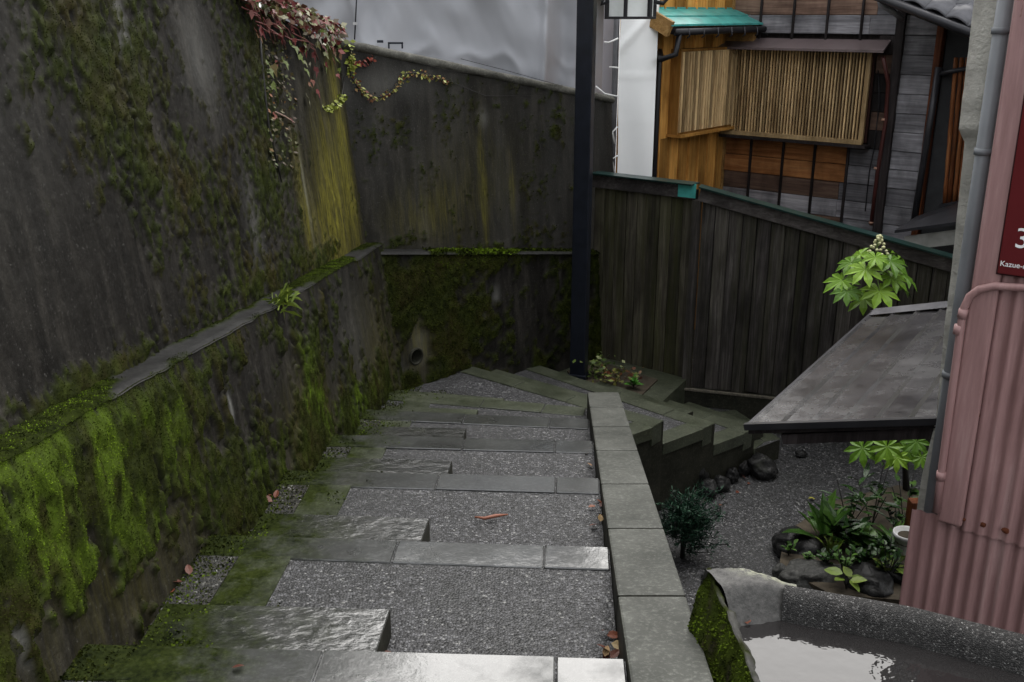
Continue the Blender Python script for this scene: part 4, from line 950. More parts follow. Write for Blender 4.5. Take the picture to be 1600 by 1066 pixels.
for i in range(NCO):
    a_ = i * cw; b_ = (i + 1) * cw + .012
    lo = 0.017; hi = -0.006
    rows = []
    NA = 40
    for j in range(NA + 1):
        base = E0 + ED * (j / NA)
        w1 = 0.006 * mnoise.noise((i * 3.1, j * .13, 1)); w2 = 0.006 * mnoise.noise((i * 3.1 + 3.1, j * .13, 1))
        rows.append([base + fd_ * a_ + Vector((0, 0, a_ * sl_ + lo + w1)) , base + fd_ * (a_ + .018) + Vector((0, 0, (a_ + .018) * sl_ + .004 + w2 * .4)), base + fd_ * b_ + Vector((0, 0, b_ * sl_ + hi + w2 * .3)), base + fd_ * (a_ + .002) + Vector((0, 0, a_ * sl_ - .008))])
    mb = MB()
    for r_ in rows: mb.v += [tuple(r_[3]), tuple(r_[0]), tuple(r_[1]), tuple(r_[2])]
    for j in range(NA):
        for k in range(3): mb.f.append((4 * j + k, 4 * j + k + 1, 4 * j + 4 + k + 1, 4 * j + 4 + k))
    part('roof_sheet', mb, aw_m, aw)
up_ = Vector((0, 0, 1))
part('verge_trim', MB().bar(E0 - fd_ * .02 + up_ * .0, E0 + fd_ * RUN + up_ * RUN * sl_, 0.03, 0.032), simple('dark_verge', (.018, .018, .02), .3), aw)
part('verge_trim', MB().bar(E1 - fd_ * .02 + up_ * .0, E1 + fd_ * RUN + up_ * RUN * sl_, 0.03, 0.03), M['darkmetal'], aw)
part('verge_board', MB().bar(E0 + fd_ * .16 + ld * .05 - up_ * .04, E0 + fd_ * RUN + ld * .05 + up_ * (RUN * sl_ - .07), 0.03, 0.05), M['darkwood'], aw)
part('eave_trim', MB().bar(E0 - fd_ * .005, E1 - fd_ * .005, 0.02, 0.03), M['darkmetal'], aw)
# ridge flashing at the far end
part('flashing', MB().add([E1 - ld * .12 + up_ * .018, E1 - ld * .12 + fd_ * RUN + up_ * (RUN * sl_ + .022), E1 + fd_ * RUN + up_ * (RUN * sl_ + .04), E1 + up_ * .035], [(0, 1, 2, 3)]), simple('light_flashing', (.10, .10, .107), .22), aw)

# grey plastic downpipe between the two houses
dp = thing('downpipe', 'grey plastic downpipe with clips between cream stucco and pink cladding', 'pipe', (1.80, 3.92, GZ))
pv = simple('grey_pvc_pipe', (0.15, 0.16, 0.17), 0.35, 0, 0.12)
PX = ray(1520, 350); PX = PX * (3.99 / PX.y)
part('tube', MB().tube([(PX.x, PX.y, -3.8), (PX.x, PX.y, 1.2)], 0.03, 14), pv, dp)
for v in (48, 237, 585):
    k_ = py(1520, v, PX.y).z
    b = MB().tube([(PX.x, PX.y, k_ + .013), (PX.x, PX.y, k_ - .013)], 0.036, 14); b.obox((PX.x + .05, PX.y - .01, k_), fd_, fn3, (0, 0, 1), .035, .006, .012)
    part('clip', b, simple('dull_clip', (.14, .15, .16), .4), dp)

# ------------------------------------------------------------------ pink corrugated house
PK = ray(1515, 500) * 4.0; PK.z = 0
pd_ = azd(127); pn = Vector((-math.sin(R(37)), -math.cos(R(37)), 0))
def pk(s, z, out=0.0): return PK + pd_ * s + pn * out + Vector((0, 0, z))
def pkh(u, v, out=0.0): return hit(u, v, PK + pn * out, pn)
def pks(u, v, out=0.0): p = pkh(u, v, out); return (p - PK).dot(pd_), p.z
pink_t = NT('faded_pink_paint'); t = pink_t
n1 = t.noise(3, 7, 0.7, t.mapped((6, 6, 0.5))); n2 = t.noise(1.8, 6, .7, t.mapped((4, 4, .6))); n4 = t.noise(40, 5)
pc = t.ramp(n1, [(0.3, (0.19, 0.105, 0.10)), (0.55, (0.29, 0.17, 0.163)), (0.8, (0.43, 0.295, 0.28))])
pc = t.mix(t.ramp(n2, [(0.5, 0), (0.8, .5)]), pc, (0.25, 0.13, 0.13))
pc = t.mix(t.ramp(t.noise(9, 6, 0.7, t.mapped((1, 1, .35))), [(0.66, 0), (0.72, .8)]), pc, (0.12, 0.05, 0.03))
pink = t.set(color=pc, rough=t.ramp(n1, [(.3, .35), (.7, .6)]), normal=t.bump(n4, 0.15, .004), spec=0.4)
ph = thing('corrugated_house', 'faded pink corrugated metal house side at the right edge', 'house', (PK.x, PK.y, GZ))
zj = pks(1500, 825)[1]
def corr(name, z0, z1, out, s0, s1, pitch=0.054, amp=0.0078, jag=0.0):
    ns = int((s1 - s0) / pitch * 10); sv = np.linspace(s0, s1, ns); zz = np.linspace(z0, z1, 8)
    Sg, Zg = np.meshgrid(sv, zz, indexing='ij')
    o = out + amp * np.cos(Sg * 2 * np.pi / pitch) + 0.004 * (fbm(Sg * 2, Zg * 2, 2, 9) - .5)
    Pp = np.stack([PK.x + pd_.x * Sg + pn.x * o, PK.y + pd_.y * Sg + pn.y * o, Zg + (jag * np.cos(Sg * 2 * np.pi / pitch) * (Zg <= z0 + 1e-6))], -1)
    return grid_obj(name, Pp, pink, ph, {})
corr('corrugated_sheet', GZ, zj + .03, 0.0, -.115, 2.0)
corr('corrugated_sheet', zj, 1.4, 0.012, 0.0, 2.0)
part('corner_flashing', MB().bar(pk(0.045, zj + .02, .026), pk(0.045, 1.4, .026), 0.10, 0.03, pn), pink, ph, 0.012, 3)
part('house_side', MB().add([pk(-.01, GZ, -.02), pk(-.01, 1.4, -.02), pk(.3, 1.4, -2), pk(.3, GZ, -2)], [(0, 1, 2, 3)]), pink, ph)
# pink conduit with an elbow
sc0, zc0 = pks(1515, 452, .05)
pts = [pkh(1640, 448, .05), pkh(1600, 450, .05), pkh(1555, 447, .05), pkh(1530, 452, .05), pkh(1515, 463, .05), pkh(1507, 480, .05), pkh(1503, 500, .05), pkh(1488, 610, .05), pkh(1470, 745, .05), pkh(1463, 800, .05)]
part('conduit', MB().tube(pts, 0.0155, 12), pink, ph)
for (u, v, u2, v2) in ((1506, 483, 1503, 497), (1499, 508, 1496, 522), (1471, 737, 1469, 750)):
    part('conduit_collar', MB().tube([pkh(u, v, .05), pkh(u2, v2, .05)], 0.019, 12), pink, ph)
rust = simple('rust', (0.09, 0.025, 0.01), 0.85, 0, .4, 30)
for (u, v, r_) in ((1474, 806, .006), (1487, 809, .005), (1506, 812, .008), (1536, 820, .012), (1571, 829, .015), (1507, 646, .007), (1527, 648, .011), (1434, 960, .006)):
    q = pkh(u, v, .022); ob = MB()
    vv = [q + (pd_ * math.cos(a) + up_ * math.sin(a)) * r_ * (1 + .5 * mnoise.noise((u, a * 2, 0))) + pn * .002 for a in [k * math.pi / 5 for k in range(10)]]
    ob.add(vv + [q + pn * .006], [(k, (k + 1) % 10, 10) for k in range(10)]); part('rusty_nail', ob, rust, ph)

# maroon sign on the pink house
sg = thing('wall_sign', 'maroon metal sign with white numeral 3 and small lettering on the pink wall', 'sign', pkh(1580, 430, .06))
s0_, z0_ = pks(1557, 428, .06)
mar = simple('maroon_enamel', (0.10, 0.014, 0.016), 0.22, 0, .1, 3)
part('plate', MB().obox(pk(s0_ + .25, z0_ + .6, .05), pd_, pn, up_, .25, .006, .6), mar, sg, 0.01, 3)
part('edge', MB().obox(pk(s0_ + .25, z0_ + .6, .042), pd_, pn, up_, .255, .003, .605), simple('dark_maroon', (.03, .006, .008), .3), sg)
whitep = simple('white_lettering', (0.78, 0.78, 0.78), 0.5, 0, .03)
def text(txt, s, z, h_, name):
    cu = bpy.data.curves.new(name, 'FONT'); cu.body = txt; cu.size = h_ / 0.7; cu.extrude = 0.001
    o = bpy.data.objects.new(name, cu); col.objects.link(o)
    dg = bpy.context.evaluated_depsgraph_get(); me = bpy.data.meshes.new_from_object(o.evaluated_get(dg)); bpy.data.objects.remove(o)
    rmx = Matrix((pd_, up_, -pn * -1)).transposed()
    me.materials.clear()
    link(name, me, whitep, sg, pk(s, z, .0575), rmx)
s3, z3 = pks(1583, 386, .056); _, z3t = pks(1586, 355, .056)
text('3', s3, z3, z3t - z3, 'numeral')
sk, zk_ = pks(1562, 415, .056); _, zk2 = pks(1563, 407, .056)
text('Kazue-ma', sk, zk_, (zk2 - zk_), 'lettering')

# ------------------------------------------------------------------ concrete basin with rain water, bottom right
ba = thing('concrete_basin', 'low concrete basin rim holding rain water with a mossy left side', 'basin', (1.1, 2.2, -2.2))
bc = m_gravel('coarse_wet_concrete', (0.62, 0.59, 0.57), 240, 0.5)
WZ = -1.742
# rim swept along the far side
def sweep(name, path, prof, mat, parent, na=90, jit=0.006, seed=0):
    path = [V2(*p) for p in path]; L = [0]
    for p, q in zip(path[:-1], path[1:]): L.append(L[-1] + (q - p).length)
    ts = np.linspace(0, L[-1], na); Px = np.interp(ts, L, [p.x for p in path]); Py = np.interp(ts, L, [p.y for p in path])
    k_ = 9; ker = np.ones(k_) / k_
    Px = np.convolve(np.pad(Px, k_ // 2, 'edge'), ker, 'valid'); Py = np.convolve(np.pad(Py, k_ // 2, 'edge'), ker, 'valid')
    tx = np.gradient(Px); ty = np.gradient(Py); l_ = np.hypot(tx, ty); nx_, ny_ = ty / l_, -tx / l_      # towards the camera side
    Pm = np.zeros((na, len(prof), 3))
    for k, (o, zz) in enumerate(prof):
        j = (fbm(ts * 25, ts * 0 + k * 1.7, 4, 700 + seed + k) - .5) * jit
        Pm[:, k] = np.stack([Px + nx_ * (o + j), Py + ny_ * (o + j), zz + j * .7 + 0 * Px], -1)
    return grid_obj(name, Pm, mat, parent, {'moss': 0 * Pm[..., 0]})
o1_ = pz(1235, 908, -1.66); o2_ = pz(1420, 941, -1.66); o3_ = pz(1600, 985, -1.66)
ex = V2(o3_.x, o3_.y) + (V2(o3_.x, o3_.y) - V2(o2_.x, o2_.y)) * 3
cprof = [(0.0, -2.4), (0.0, -1.70), (0.008, -1.668), (0.03, -1.656), (0.06, -1.66), (0.078, -1.675), (0.088, -1.70), (0.10, -1.76), (0.105, -1.80)]
sweep('rim', [(o1_.x - .02, o1_.y + .002), (o2_.x, o2_.y), (o3_.x, o3_.y), (ex.x, ex.y)], cprof, bc, ba, 320, .016, 1)
# lumpy wide corner of the rim
a_ = pz(1096, 889, -1.66); 
nA, nB = 46, 40
SA, SB_ = np.meshgrid(np.linspace(0, 1, nA), np.linspace(0, 1, nB), indexing='ij')
pA0 = V2(a_.x, a_.y); pA1 = V2(o1_.x + .015, o1_.y); pB0 = V2(pz(1160, 985, -1.74).x - .012, pz(1160, 985, -1.74).y - .01); pB1 = V2(o1_.x + .015, pz(1244, 968, -1.74).y)
Xg = (pA0.x * (1 - SA) + pA1.x * SA) * (1 - SB_) + (pB0.x * (1 - SA) + pB1.x * SA) * SB_
Yg = (pA0.y * (1 - SA) + pA1.y * SA) * (1 - SB_) + (pB0.y * (1 - SA) + pB1.y * SA) * SB_ + 0.015 * np.sin(SA * 3.1) * (1 - SB_)
Zg = -1.652 - 0.01 * SA + 0.016 * np.sin(SA * 3.0 + .3) - sstep(.5, 1.0, SB_) * 0.115 - sstep(.12, 0, SB_) * 0.05 + (fbm(Xg * 25, Yg * 25, 4, 720) - .5) * .022
pl = np.clip(sstep(.45, .1, SB_) * (.25 + fbm(Xg * 40, Yg * 40, 3, 730)) * sstep(.85, .5, SA), 0, 1)
lich = NT('lichen_spotted_concrete'); t = lich
lc_ = t.ramp(t.noise(60, 6, .75), [(0.3, (0.02, 0.02, 0.018)), (0.7, (0.075, 0.072, 0.068))])
lc_ = t.mix(t.math('MULTIPLY', t.attr('pale'), t.ramp(t.noise(45, 5, .7), [(0.4, 0), (0.55, 1)])), lc_, (0.30, 0.31, 0.22))
lich = t.set(color=lc_, rough=.6, normal=t.bump(t.noise(70, 6, .7), .6, .008))
grid_obj('rim_corner', np.stack([Xg, Yg, Zg], -1)[::-1], lich, ba, {'pale': pl})
# back skirt of the corner
b = MB().add([(pA0.x, pA0.y, -1.68), (pA1.x, pA1.y, -1.68), (pA1.x, pA1.y, -3.9), (pA0.x, pA0.y, -3.9)], [(0, 1, 2, 3)])
part('back_face', b, bc, ba)
# floor and mossy left side
fl_ = [(pA0.x + .01, pA0.y - .01), (ex.x, ex.y), (ex.x, 0.6), (0.86, 0.6), (0.70, 2.0)]
part('floor', MB().prism(fl_, -2.4, -1.762), bc, ba)
nA, nB = 120, 60
Sg, Tg = np.meshgrid(np.linspace(0, 1, nA), np.linspace(0, 1, nB), indexing='ij')
lx = np.interp(Sg, [0, .18, .23, .4, 1], [a_.x, .643, .648, .685, .87]); ly = np.interp(Sg, [0, .18, .23, .4, 1], [a_.y, 2.36, 2.28, 1.95, .6])
wob = (fbm(Sg * 60, Tg * 10, 4, 750) - .5) * .04
Xg = lx - 0.15 * (1 - np.clip(Tg * 1.05, 0, 1)) ** 1.0 + wob * (1 - Tg * .6) + .012 * sstep(.9, 1, Tg); Yg = ly + wob * .3
Zt_ = np.interp(Sg, [0, .12, .18, 1], [-1.662, -1.685, -1.722, -1.73])
Zg = -2.5 + (Zt_ + 2.5) * Tg + (fbm(Sg * 90, Tg * 0, 3, 755) - .5) * .016 * Tg
Pm = np.stack([Xg, Yg, Zg], -1)
mm = sstep(.34, .5, fbm(Sg * 40, Tg * 6, 4, 760) + .12)
grid_obj('mossy_side', Pm[::-1], M['wall'], ba, {'moss': mm, 'lichen': .2 + 0 * mm, 'pale': 0 * mm, 'bright': .55 + 0 * mm})
bright = np.clip(sstep(1.0, .6, Tg) * sstep(.3, .55, fbm(Sg * 30, Tg * 5, 3, 770)) * 1.8 + .35, 0, 1)
moss_blades('moss', Pm, np.zeros_like(Pm) + np.array([-1, -.1, .3]), mm, bright, 60000, ba, M['moss'], 0.004, 0.012, 12)
# lip between moss and water
lipw = .03
Lp = np.zeros((nA, 5, 3))
for k, (o, dz) in enumerate(((0, -.004), (.006, .002), (.012, .001), (.022, -.010), (.035, -.04))):
    j = (fbm(Sg[:, 0] * 90, Sg[:, 0] * 0 + k * 2.2, 3, 780) - .5)
    Lp[:, k] = np.stack([Xg[:, -1] + o * (1 + 1.2 * j), Yg[:, -1], Zg[:, -1] + dz + .008 * j], -1)
grid_obj('lip', Lp[::-1], M['wall'], ba, {'moss': np.clip(sstep(.4, .6, fbm(Lp[..., 1] * 20, Lp[..., 0] * 20, 3, 785)), 0, 1), 'pale': .35 + 0 * Lp[..., 0], 'lichen': 0 * Lp[..., 0]})
# the water
wt = NT('rain_water'); t = wt
def ringh(c, sc_, rad):
    v = t.n.new('ShaderNodeVectorMath'); v.operation = 'DISTANCE'; t.l.new(t.tc(), v.inputs[0]); v.inputs[1].default_value = (c.x, c.y, 0)
    d = v.outputs['Value']; s_ = t.math('SINE', t.math('MULTIPLY', d, sc_)); fall = t.math('SUBTRACT', 1.0, t.math('DIVIDE', d, rad), True)
    return t.math('MULTIPLY', s_, fall)
cent = [(pz(1222, 985, WZ), 420, .05), (pz(1405, 1040, WZ), 330, .09), (pz(1270, 1015, WZ), 380, .045), (pz(1490, 1060, WZ), 360, .05)]
hsum = None
for c_, s_, r_ in cent:
    c2 = Vector((c_.x, c_.y, 0)); h_ = ringh(c2, s_, r_); hsum = h_ if hsum is None else t.math('ADD', hsum, h_)
hsum = t.math('ADD', hsum, t.math('MULTIPLY', t.noise(14, 3), 0.35))
wt = t.set(color=(0.016, 0.015, 0.015), rough=0.03, normal=t.bump(hsum, 1.0, 0.006), spec=0.5, ior=1.45)
wpoly = [(pA0.x + .03, pA0.y - .06), (pA1.x, pA1.y - .05), (o3_.x, o3_.y - .06), (ex.x, ex.y - .06), (ex.x, .65), (.88, .65), (.70, 2.0), (.655, 2.3)]
water = part('puddle', MB().add([(x, y, WZ) for x, y in wpoly], [tuple(range(len(wpoly)))][::1]), wt)
props(water, None, None, kind='structure')
if water.data.polygons[0].normal.z < 0: water.data.flip_normals()

# ------------------------------------------------------------------ rocks, plants and small things
def rock(u, v, wpx, hpx, label, group, mt, tall=1.0, seed=0, lean=0.0, base=GZ):
    p = pz(u, v + hpx * .45, base); dep = (p.y * CP - p.z * SP); k = dep / FPX
    wpx *= 1.2 if seed < 20 else 1; hpx *= 1.2 if seed < 20 else .72
    rx = wpx * k / 2; rz = hpx * k / 2 * 1.12; ry = (rx + rz) / 2
    bm = bmesh.new(); bmesh.ops.create_icosphere(bm, subdivisions=4, radius=1.0)
    for vtx in bm.verts:
        q = vtx.co.copy(); d = 1 + .28 * mnoise.noise(q * 1.3 + Vector((seed * 7.1, 0, 0))) + .14 * mnoise.noise(q * 3.1 + Vector((0, seed * 3.3, 0))) + .05 * mnoise.noise(q * 8.5)
        vtx.co = Vector((q.x * rx * d, q.y * ry * d, q.z * rz * d))
    me = bpy.data.meshes.new('rock'); bm.to_mesh(me); bm.free()
    me.polygons.foreach_set('use_smooth', [True] * len(me.polygons))
    if seed < 20: p = p + Vector((.65, -.76, 0)) * (ry * .9 + .07)
    o = link('rock', me, mt, None, (p.x, p.y + (ry * .4 if seed > 20 else 0), base + rz * .72), (0, lean, seed * 1.3))
    return props(o, label, 'rock', group)
M['rock'] = m_stone('dark_wet_boulder', (0.006, 0.006, 0.006), (0.022, 0.022, 0.022), (0.3, 0.55), 0.3, 0.4)
M['rockg'] = m_stone('grey_wet_boulder', (0.015, 0.016, 0.015), (0.06, 0.06, 0.056), (0.35, 0.6), 0.3, 0.35)
gl = 'boulders at the foot of the turning steps'
for i, (u, v, w_, h_, lb_) in enumerate(((1004, 722, 22, 34, 'dark rounded boulder half hidden behind the kerb'), (1026, 750, 28, 30, 'dark boulder next to the conifer shrub top'), (1047, 738, 24, 26, 'small dark boulder left of the upright one'),
        (1066, 736, 20, 40, 'upright narrow dark boulder below the first turning step'), (1084, 755, 26, 24, 'low round grey-black boulder nearest the gravel path'), (1106, 748, 22, 20, 'small round boulder right of the lowest round one'),
        (1124, 735, 18, 20, 'small boulder under the second step corner'), (1141, 724, 22, 18, 'mossy boulder left of the long dark one'), (1163, 721, 40, 26, 'long dark boulder under the third step corner'), (1235, 703, 18, 8, 'flat small stone at the far end of the steps'))):
    rock(u, v, w_, h_, lb_, gl, M['rock'], seed=i + 1, lean=rng.uniform(-.4, .4))
gl = 'boulders round the planting bed'
for i, (u, v, w_, h_, lb_, mt) in enumerate(((1248, 850, 80, 58, 'big black boulder at the left of the planting bed', 'rock'), (1275, 898, 105, 50, 'long grey boulder at the front of the planting bed', 'rockg'),
        (1358, 905, 95, 62, 'dark rounded boulder front right of the planting bed', 'rock'), (1412, 900, 60, 60, 'black boulder against the pink wall corner', 'rock'), (1222, 893, 26, 40, 'small grey stone at the left end of the bed', 'rockg'), (1335, 800, 60, 30, 'pale flat stone behind the dark shrub', 'rockg'))):
    rock(u, v, w_, h_, lb_, gl, M[mt], seed=i + 21, lean=rng.uniform(-.1, .1))
bed = part('planting_bed', MB().prism([tuple(pz(u, v, GZ))[:2] for u, v in ((1215, 905), (1225, 850), (1300, 800), (1400, 775), (1470, 790), (1480, 930), (1440, 960), (1300, 950))], GZ - .1, GZ + .10), earth)
props(bed, None, None, kind='structure')

def leaf_mesh(kind):
    b = MB()
    if kind == 'palm':                              # eight pointed lobes, palmate
        n = 8
        for i in range(n):
            a = R(-150 + 300 * i / (n - 1)); r_ = 1.0 - .32 * abs(i - (n - 1) / 2) / ((n - 1) / 2); w_ = R(19)
            def P_(aa, rr, z): return (math.sin(aa) * rr, math.cos(aa) * rr, z)
            b.add([(0, 0, .0), P_(a - w_ * 1.1, .42 * r_, .03), P_(a - w_ * .85, .68 * r_, .015), P_(a, 1.0 * r_, -.16), P_(a + w_ * .85, .68 * r_, .015), P_(a + w_ * 1.1, .42 * r_, .03), P_(a, .62 * r_, -.045)],
                  [(0, 6, 1), (1, 6, 2), (2, 6, 3), (3, 6, 4), (4, 6, 5), (5, 6, 0)])
    elif kind == 'ivy':
        o = [(0, 0, 0), (-.35, -.05, .02), (-.5, .35, -.02), (-.22, .42, .03), (0, 1.0, -.08), (.22, .42, .03), (.5, .35, -.02), (.35, -.05, .02)]
        b.add(o + [(0, .4, -.05)], [(k, (k + 1) % 8, 8) for k in range(8)][::-1])
    elif kind == 'lance':
        b.add([(0, 0, 0), (-.10, .25, .02), (-.12, .5, .03), (-.07, .8, -.02), (0, 1, -.12), (.07, .8, -.02), (.12, .5, .03), (.10, .25, .02), (0, .5, 0.0)], [(k, 8, (k + 1) % 8) for k in range(8)])
    elif kind == 'oval':
        b.add([(0, 0, 0), (-.26, .25, .03), (-.30, .5, .04), (-.18, .8, .0), (0, 1, -.08), (.18, .8, .0), (.30, .5, .04), (.26, .25, .03), (0, .5, -.02)], [(k, 8, (k + 1) % 8) for k in range(8)])
    me = b.mesh('leaf_' + kind)
    return me
def leaf_rot(dirv, up):
    y = Vector(dirv).normalized(); z = Vector(up); z = (z - y * z.dot(y)).normalized(); x = y.cross(z)
    return Matrix((x, y, z)).transposed()
def set_leaf(me, mt, parent, p, dirv, up, size, name='leaf'):
    o = link(name, me, mt, parent, p, leaf_rot(dirv, up), (size, size, size)); return o
def own(kind, mt): me = leaf_mesh(kind); me.materials.append(mt); return me

# fatsia: palmate leaves above and below the awning
fg = m_leaf('fatsia_leaf', [(0.0, (0.065, 0.15, 0.010)), (0.5, (0.13, 0.25, 0.016)), (1.0, (0.20, 0.34, 0.03))], 0.4)
fme = own('palm', fg)
FB = Vector((3.28, 7.45, GZ)); FT = py(1360, 425, 8.05)
fat = thing('fatsia_shrub', 'tall fatsia with bright green hand-shaped leaves and cream flower head above the awning', 'plant', FB)
bark = simple('dark_wet_stem', (0.012, 0.011, 0.010), 0.5)
part('stem', MB().tube([FB, FB + Vector((-.05, .1, .6)), FB.lerp(FT, .6), FT + Vector((.02, 0, -.1)), FT + Vector((.03, 0, .22))], [.028, .026, .022, .014, .006], 8), bark, fat)
part('stem', MB().tube([FB + Vector((.12, -.05, 0)), FB + Vector((.16, .0, .7)), FB + Vector((.10, .1, 1.2))], [.024, .02, .014], 8), bark, fat)
part('stem', MB().tube([FB + Vector((.02, .0, 0)), FB + Vector((-.10, -.03, .5)), FB + Vector((-.16, -.03, .95))], [.024, .02, .014], 8), bark, fat)
top = FT + Vector((.02, 0, .06)); pet = simple('green_leaf_stalk', (.12, .18, .05), .5)
for (u, v, dy, r_) in ((1352, 421, -.22, .17), (1374, 455, -.25, .20), (1316, 438, -.10, .19), (1391, 408, -.12, .17), (1345, 397, .05, .15), (1393, 434, -.15, .18), (1399, 397, .15, .15), (1330, 410, -.02, .16), (1411, 430, .02, .17), (1350, 466, -.05, .17), (1324, 455, -.22, .17), (1368, 402, -.2, .13), (1405, 446, .1, .15), (1338, 430, .12, .16)):
    p = py(u, v, 8.05 + dy); d = (p - top); out = Vector((d.x, d.y, 0)).normalized()
    set_leaf(fme, fg, fat, p, out * .8 + Vector((0, -.2, -.55)), out * .45 + Vector((0, -.25, .75)), r_ * rng.uniform(.95, 1.15))
    part('leaf_stalk', MB().tube([top, (top + p) / 2 + Vector((0, 0, .03)), p], .006, 5), pet, fat)
for (u, v, y_, r_) in ((1348, 700, 7.0, .17), (1386, 698, 6.9, .17), (1402, 715, 7.0, .14), (1432, 690, 7.2, .15), (1420, 705, 7.3, .14), (1440, 715, 7.1, .12)):
    p = py(u, v, y_); set_leaf(fme, fg, fat, p, Vector((-.5 + rng.random() * .5, -.4, -.5)), Vector((-.2, -.4, .8)), r_)
crm = simple('cream_flower_balls', (0.52, 0.52, 0.30), .6)
fb = part('flower_head', MB().tube([top + Vector((0, 0, .05)), top + Vector((.01, -.03, .24))], .007, 6), pet, fat)
bm = bmesh.new(); bmesh.ops.create_icosphere(bm, subdivisions=1, radius=1); sph = bpy.data.meshes.new('flower_ball'); bm.to_mesh(sph); bm.free(); sph.materials.append(crm)
sph.polygons.foreach_set('use_smooth', [True] * len(sph.polygons))
for i in range(24):
    f_ = i / 23; a = i * 2.4; w_ = .075 * (1 - f_) + .008
    q = top + Vector((.01 + math.cos(a) * w_, -.03 + math.sin(a) * w_, .10 + f_ * .15)); link('flower_ball', sph, crm, fb, q, None, (.014,) * 3 if f_ < .85 else (.018,) * 3)

# planting-bed plants: every larger leaf its own piece
def bed_plant(name, label, u, v, nl, kind, size, mt, tilt=(.3, .9), group='plants in the planting bed', rise=.12, z0=GZ + .1, stems=3, yy=None):
    p = pz(u, v, z0) if yy is None else py(u, v, yy)
    t_ = thing(name, label, 'plant', p, group); me = own(kind, mt)
    hub = []
    for k in range(stems):
        a = k * 2.4 + rng.random(); q = p + Vector((math.cos(a) * rise * .35, math.sin(a) * rise * .35, rise * rng.uniform(.7, 1.3))); hub.append(q)
        part('stem', MB().tube([p, (p + q) / 2 + Vector((0, 0, .01)), q], .004, 5), bark, t_)
    for i in range(nl):
        h_ = hub[i % len(hub)]; f_ = rng.random() * .6 + .4; q = p.lerp(h_, f_); a = i * 2.399 + rng.random() * .5; el = rng.uniform(*tilt)
        d = Vector((math.cos(a) * math.cos(el), math.sin(a) * math.cos(el), math.sin(el)))
        set_leaf(me, mt, t_, q, d, Vector((0, 0, 1)) + Vector((rng.uniform(-.3, .3), rng.uniform(-.3, .3), 0)), size * rng.uniform(.7, 1.2))
    return t_
dg_ = m_leaf('dark_glossy_leaf', [(0, (.012, .03, .008)), (.6, (.022, .06, .014)), (1, (.045, .10, .022))], .25)
mg_ = m_leaf('mid_green_leaf', [(0, (.03, .075, .012)), (.6, (.055, .13, .02)), (1, (.09, .18, .03))], .35)
yg_ = m_leaf('lime_leaf', [(0, (.10, .16, .02)), (.6, (.17, .25, .04)), (1, (.28, .33, .08))], .4)
bed_plant('garden_shrub', 'dark narrow-leaved shrub in whorls at the back of the planting bed', 1325, 830, 26, 'lance', .16, dg_, (-.1, .6), rise=.34, stems=4)
bed_plant('garden_shrub', 'dark narrow-leaved shrub in front of the fatsia stems', 1362, 822, 26, 'lance', .17, dg_, (-.1, .6), rise=.42, stems=4)
bed_plant('garden_shrub', 'small fresh green shrub beside the brown post', 1412, 825, 26, 'oval', .085, mg_, (-.1, .8), rise=.34, stems=5)
bed_plant('strap_leaf_plant', 'clump of pale strap leaves at the left of the planting bed', 1283, 848, 12, 'lance', .32, mg_, (.4, 1.2), rise=.05)
bed_plant('strap_leaf_plant', 'clump of dark strap leaves behind the black boulder', 1312, 852, 14, 'lance', .32, dg_, (.4, 1.2), rise=.08)
bed_plant('broad_leaf_plant', 'broad-leaved green plant in the middle of the planting bed', 1352, 858, 12, 'oval', .19, mg_, (.0, .7), rise=.10)
bed_plant('broad_leaf_plant', 'broad-leaved dark plant under the white pot', 1380, 872, 14, 'oval', .17, dg_, (-.1, .7), rise=.12)
bed_plant('broad_leaf_plant', 'lighter broad-leaved plant right of the dark boulders', 1368, 885, 7, 'oval', .15, mg_, (-.1, .7), rise=.10)
bed_plant('weed', 'small lime-leaved weed hanging over the front boulders', 1322, 920, 7, 'oval', .12, yg_, (-.3, .5), rise=.10, stems=3)
bed_plant('weed', 'lime-leaved sprig at the right of the basin rim', 1390, 905, 9, 'oval', .10, yg_, (-.2, .9), rise=.16, stems=3)
bed_plant('weed', 'little green weed on top of the black boulder', 1232, 868, 14, 'oval', .05, mg_, (.0, .9), rise=.10, stems=4)
bed_plant('weed', 'low leafy weed along the long grey boulder', 1262, 880, 22, 'oval', .045, mg_, (.0, .9), rise=.07, stems=6)
bed_plant('weed', 'fine upright weed beside the dead leaves', 1296, 872, 18, 'lance', .14, yg_, (.8, 1.4), rise=.04)
bed_plant('weed', 'small weed growing at the foot of the boulder row', 1178, 736, 8, 'oval', .04, mg_, (.2, .9), rise=.03, z0=GZ, group='weeds by the steps')

bed_plant('ground_cover', 'fine green cover spilling between the front boulders', 1318, 900, 40, 'oval', .05, mg_, (.0, 1.0), rise=.16, stems=9)
bed_plant('ground_cover', 'dark fine cover over the right front boulder', 1385, 905, 40, 'oval', .055, dg_, (.0, 1.0), rise=.24, stems=9)
bed_plant('fern', 'arching fern behind the big black boulder', 1300, 835, 24, 'lance', .18, dg_, (.1, .9), rise=.10, stems=5)
bed_plant('fern', 'feathery dark fern in the middle of the bed', 1335, 862, 30, 'lance', .20, dg_, (.1, .9), rise=.06, stems=5)
bed_plant('fern', 'feathery green fern below the white pot', 1395, 862, 26, 'lance', .16, mg_, (.1, .9), rise=.10, stems=5)
bed_plant('ground_cover', 'low dark leafy cover on the long grey boulder', 1290, 888, 30, 'oval', .06, dg_, (.0, .9), rise=.12, stems=7)
bed_plant('ground_cover', 'low dark leafy cover beside the black boulder', 1345, 888, 34, 'oval', .07, dg_, (.0, .9), rise=.16, stems=7)
bed_plant('garden_shrub', 'small-leaved dark shrub hiding the foot of the brown post', 1402, 845, 40, 'oval', .06, dg_, (-.1, .9), rise=.26, stems=7)

